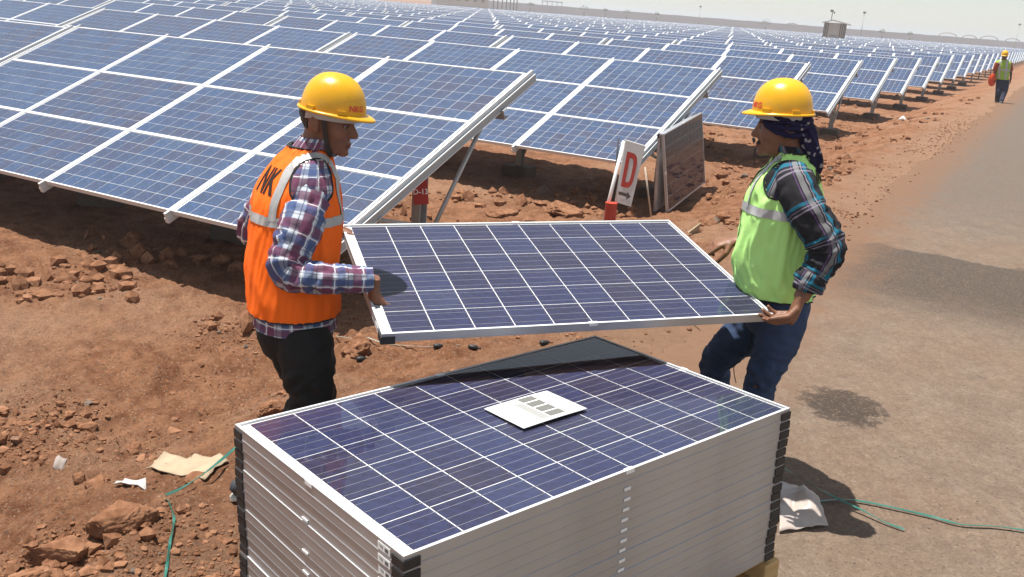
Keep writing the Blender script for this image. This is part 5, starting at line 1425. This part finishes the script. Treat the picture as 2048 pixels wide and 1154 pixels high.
    for zz, dz, r0 in ((.018,.012,.012),(.038,-.008,.011),(.0,.016,.012)):
        P = []
        for k in range(33):
            a = math.radians(38 + 284*k/32); P.append(H @ Vector((.097*(FS if math.cos(a) > 0 else 1)*math.cos(a)-.002, .090*math.sin(a), zz + dz*math.cos(a*2+zz*40) + .02*math.cos(a))))
        m.tube(P, [r0*(.75+.5*abs(math.sin(k*1.3+zz*90))) for k in range(33)], SCARF, 8)
    def tdisp(t, ph, L): return .010*1.5*mnoise.noise((math.cos(ph)*2.2, math.sin(ph)*2.2, L*9 + 8)) + .006*math.sin(ph*5 + L*14)
    limb(m, [at(1594,248,3.97),at(1612,262,3.955),at(1620,285,3.95),at(1628,310,3.95),at(1633,335,3.96),at(1634,348,3.97)], [.026,.032,.036,.036,.032,.018], SCARF, tdisp, 40, 32, .62, (1,0,0))
    limb(m, [at(1596,252,4.03),at(1608,268,4.02),at(1612,290,4.02),at(1612,310,4.02)], [.026,.030,.026,.010], SCARF, tdisp, 30, 28, .7, (1,0,0))
    m.build('headscarf', root)
    helmet(root, H, False, [(34, 'NKG'),], 1, (.024,0,.064))
    m = MB(); w = at(1476,487,4.33); ring = []
    dv = Vector((-.90,.05,-.30)).normalized(); a = dv.cross(Vector((0,0,1))).normalized(); b = dv.cross(a)
    m.tube([w + (a*math.cos(2*math.pi*k/20) + b*math.sin(2*math.pi*k/20))*.031 for k in range(21)], .004, BIND, 6, False); m.build('wristband', root)
    # thin cable hanging from the hip
    m = MB(); P = [np.array(p) for p in (at(1506,650,4.0),at(1500,690,4.02),at(1490,715,4.03),at(1470,728,4.03),at(1468,745,4.03),at(1472,765,4.03))]
    m.tube([Vector(cr(P, k/20)) for k in range(21)], .0022, BIND, 5); m.build('cord', root)
    for o in root.children_recursive:
        if o.parent == root: o.matrix_parent_inverse = root.matrix_world.inverted()
worker_green()

# ---------------------------------------------------------------- worker walking on the road far off
def worker_far():
    g = onG(2001, 206, 0, 0); Y = g.y
    root = empty('person', g); tag(root, 'distant worker in yellow green vest walking along the road edge, red cloth in hand', 'person', 'workers on the site'); bpy.context.view_layer.update()
    f = Vector((-.42, -.90, 0)).normalized(); A = lambda px, py, dy=0.0: at(px, py, Y+dy)
    GRN = cloth('vest_yellow_green', (.30,.46,.06), .75); TRO = cloth('navy_trousers', (.03,.03,.055), .8); SH = cloth('rust_shirt', (.30,.06,.025), .8); SKIN = skin_mat('skin_far', (.10,.045,.028))
    rings = [(A(2004,159),.14,.19),(A(2005,145),.145,.21),(A(2006,132),.14,.23),(A(2007,124),.11,.22),(A(2008,119.5),.07,.10)]
    V = Torso(rings, f, 2.3); m = MB(); V.mesh(m, GRN, nt=20, n=32, off=.004); vest = m.build('vest', root)
    for ph in (25, -25):
        m = MB(); V.patch(m, REFL, [(.05,math.radians(ph)),(.5,math.radians(ph)),(.9,math.radians(ph))], .03, .012, 12, 2); m.build('reflective_stripe', vest)
    m = MB(); V.patch(m, REFL, [(.35,math.radians(a)) for a in (-80,-40,0,40,80)], .03, .012, 24, 2); m.build('reflective_stripe', vest)
    m = MB(); limb(m, [A(1995,126),A(1991,136),A(1990,142)], [.09,.075,.065], SH, None, 12, 12); limb(m, [A(2018,126),A(2021,136),A(2022,142)], [.09,.075,.065], SH, None, 12, 12)
    etube(m, [A(2004,161),A(2006,130),A(2008,118)], [.12,.12,.06], [.17,.19,.09], f, SH, 16); m.build('shirt', root)
    m = MB()
    limb(m, [A(2000,160),A(1998,175,-.05),A(1996,187,-.1),A(1994,202,.15)], [.125,.105,.085,.075], TRO, None, 20, 14); limb(m, [A(2011,160),A(2010,178,-.1),A(2006,192,-.2),A(2002,203,-.35)], [.125,.105,.085,.075], TRO, None, 20, 14)
    etube(m, [A(2005,157),A(2005,166)], [.13,.12], [.18,.17], f, TRO, 16); link('trousers', remesh(m, 'trousers', .02, 2), root)
    for (px, py, dy) in ((1993,206,.15), (2001,207,-.35)):
        q = A(px, py, dy); shoe(root, Vector((q.x, q.y, gz(q.x, q.y)+.01)), f, SHOE, NUMW)
    H = head_frame(A(2009,112.5), (-.45,-.88,-.25), 0, 1.0); m = MB(); head_mesh(m, H, SKIN)
    etube(m, [A(2007,124),A(2008,117)], [.07,.06], [.09,.06], f, SKIN, 14); etube(m, [A(2004,160),A(2007,125)], [.09,.09], [.12,.15], f, SKIN, 14)
    limb(m, [A(1994,128),A(1990,142),A(1987,155)], [.05,.042,.03], SKIN, None, 12, 10); limb(m, [A(2019,128),A(2022,142),A(2021,160)], [.05,.042,.03], SKIN, None, 12, 10)
    hand(m, A(1987,155), (-.1,-.2,-.97), (.9,-.3,0), (-.3,-.9,0), SKIN, (40,50,30), ((.3,-.6,-.7),(.4,-.4,-.8)), 1.1); hand(m, A(2021,160), (0,-.2,-.97), (-.9,.3,0), (-.3,-.9,0), SKIN, (20,30,20), ((-.3,-.6,-.7),(-.4,-.4,-.8)), 1.1)
    for p, q in (((2000,162),(1994,202)), ((2010,162),(2002,203))): limb(m, [A(*p),A(*q)], [.09,.05], SKIN, None, 10, 10)
    link('body', remesh(m, 'body', .012, 1), root)
    helmet(root, H, False, None)
    for o in root.children_recursive:
        if o.parent == root: o.matrix_parent_inverse = root.matrix_world.inverted()
    # red cloth in the hand
    m = MB(); RC = cloth('red_cloth', (.60,.07,.02), .8); limb(m, [A(1988,147,-.05),A(1985,156,-.05),A(1983,167,-.05),A(1981,172,-.05)], [.03,.10,.09,.03], RC, lambda t, ph, L: .025*math.sin(ph*4+L*6), 16, 20, .4); o = m.build('red_cloth'); tag(o, 'orange red cloth hanging from the hand of the distant worker', 'cloth')
worker_far()
bpy.context.view_layer.update()
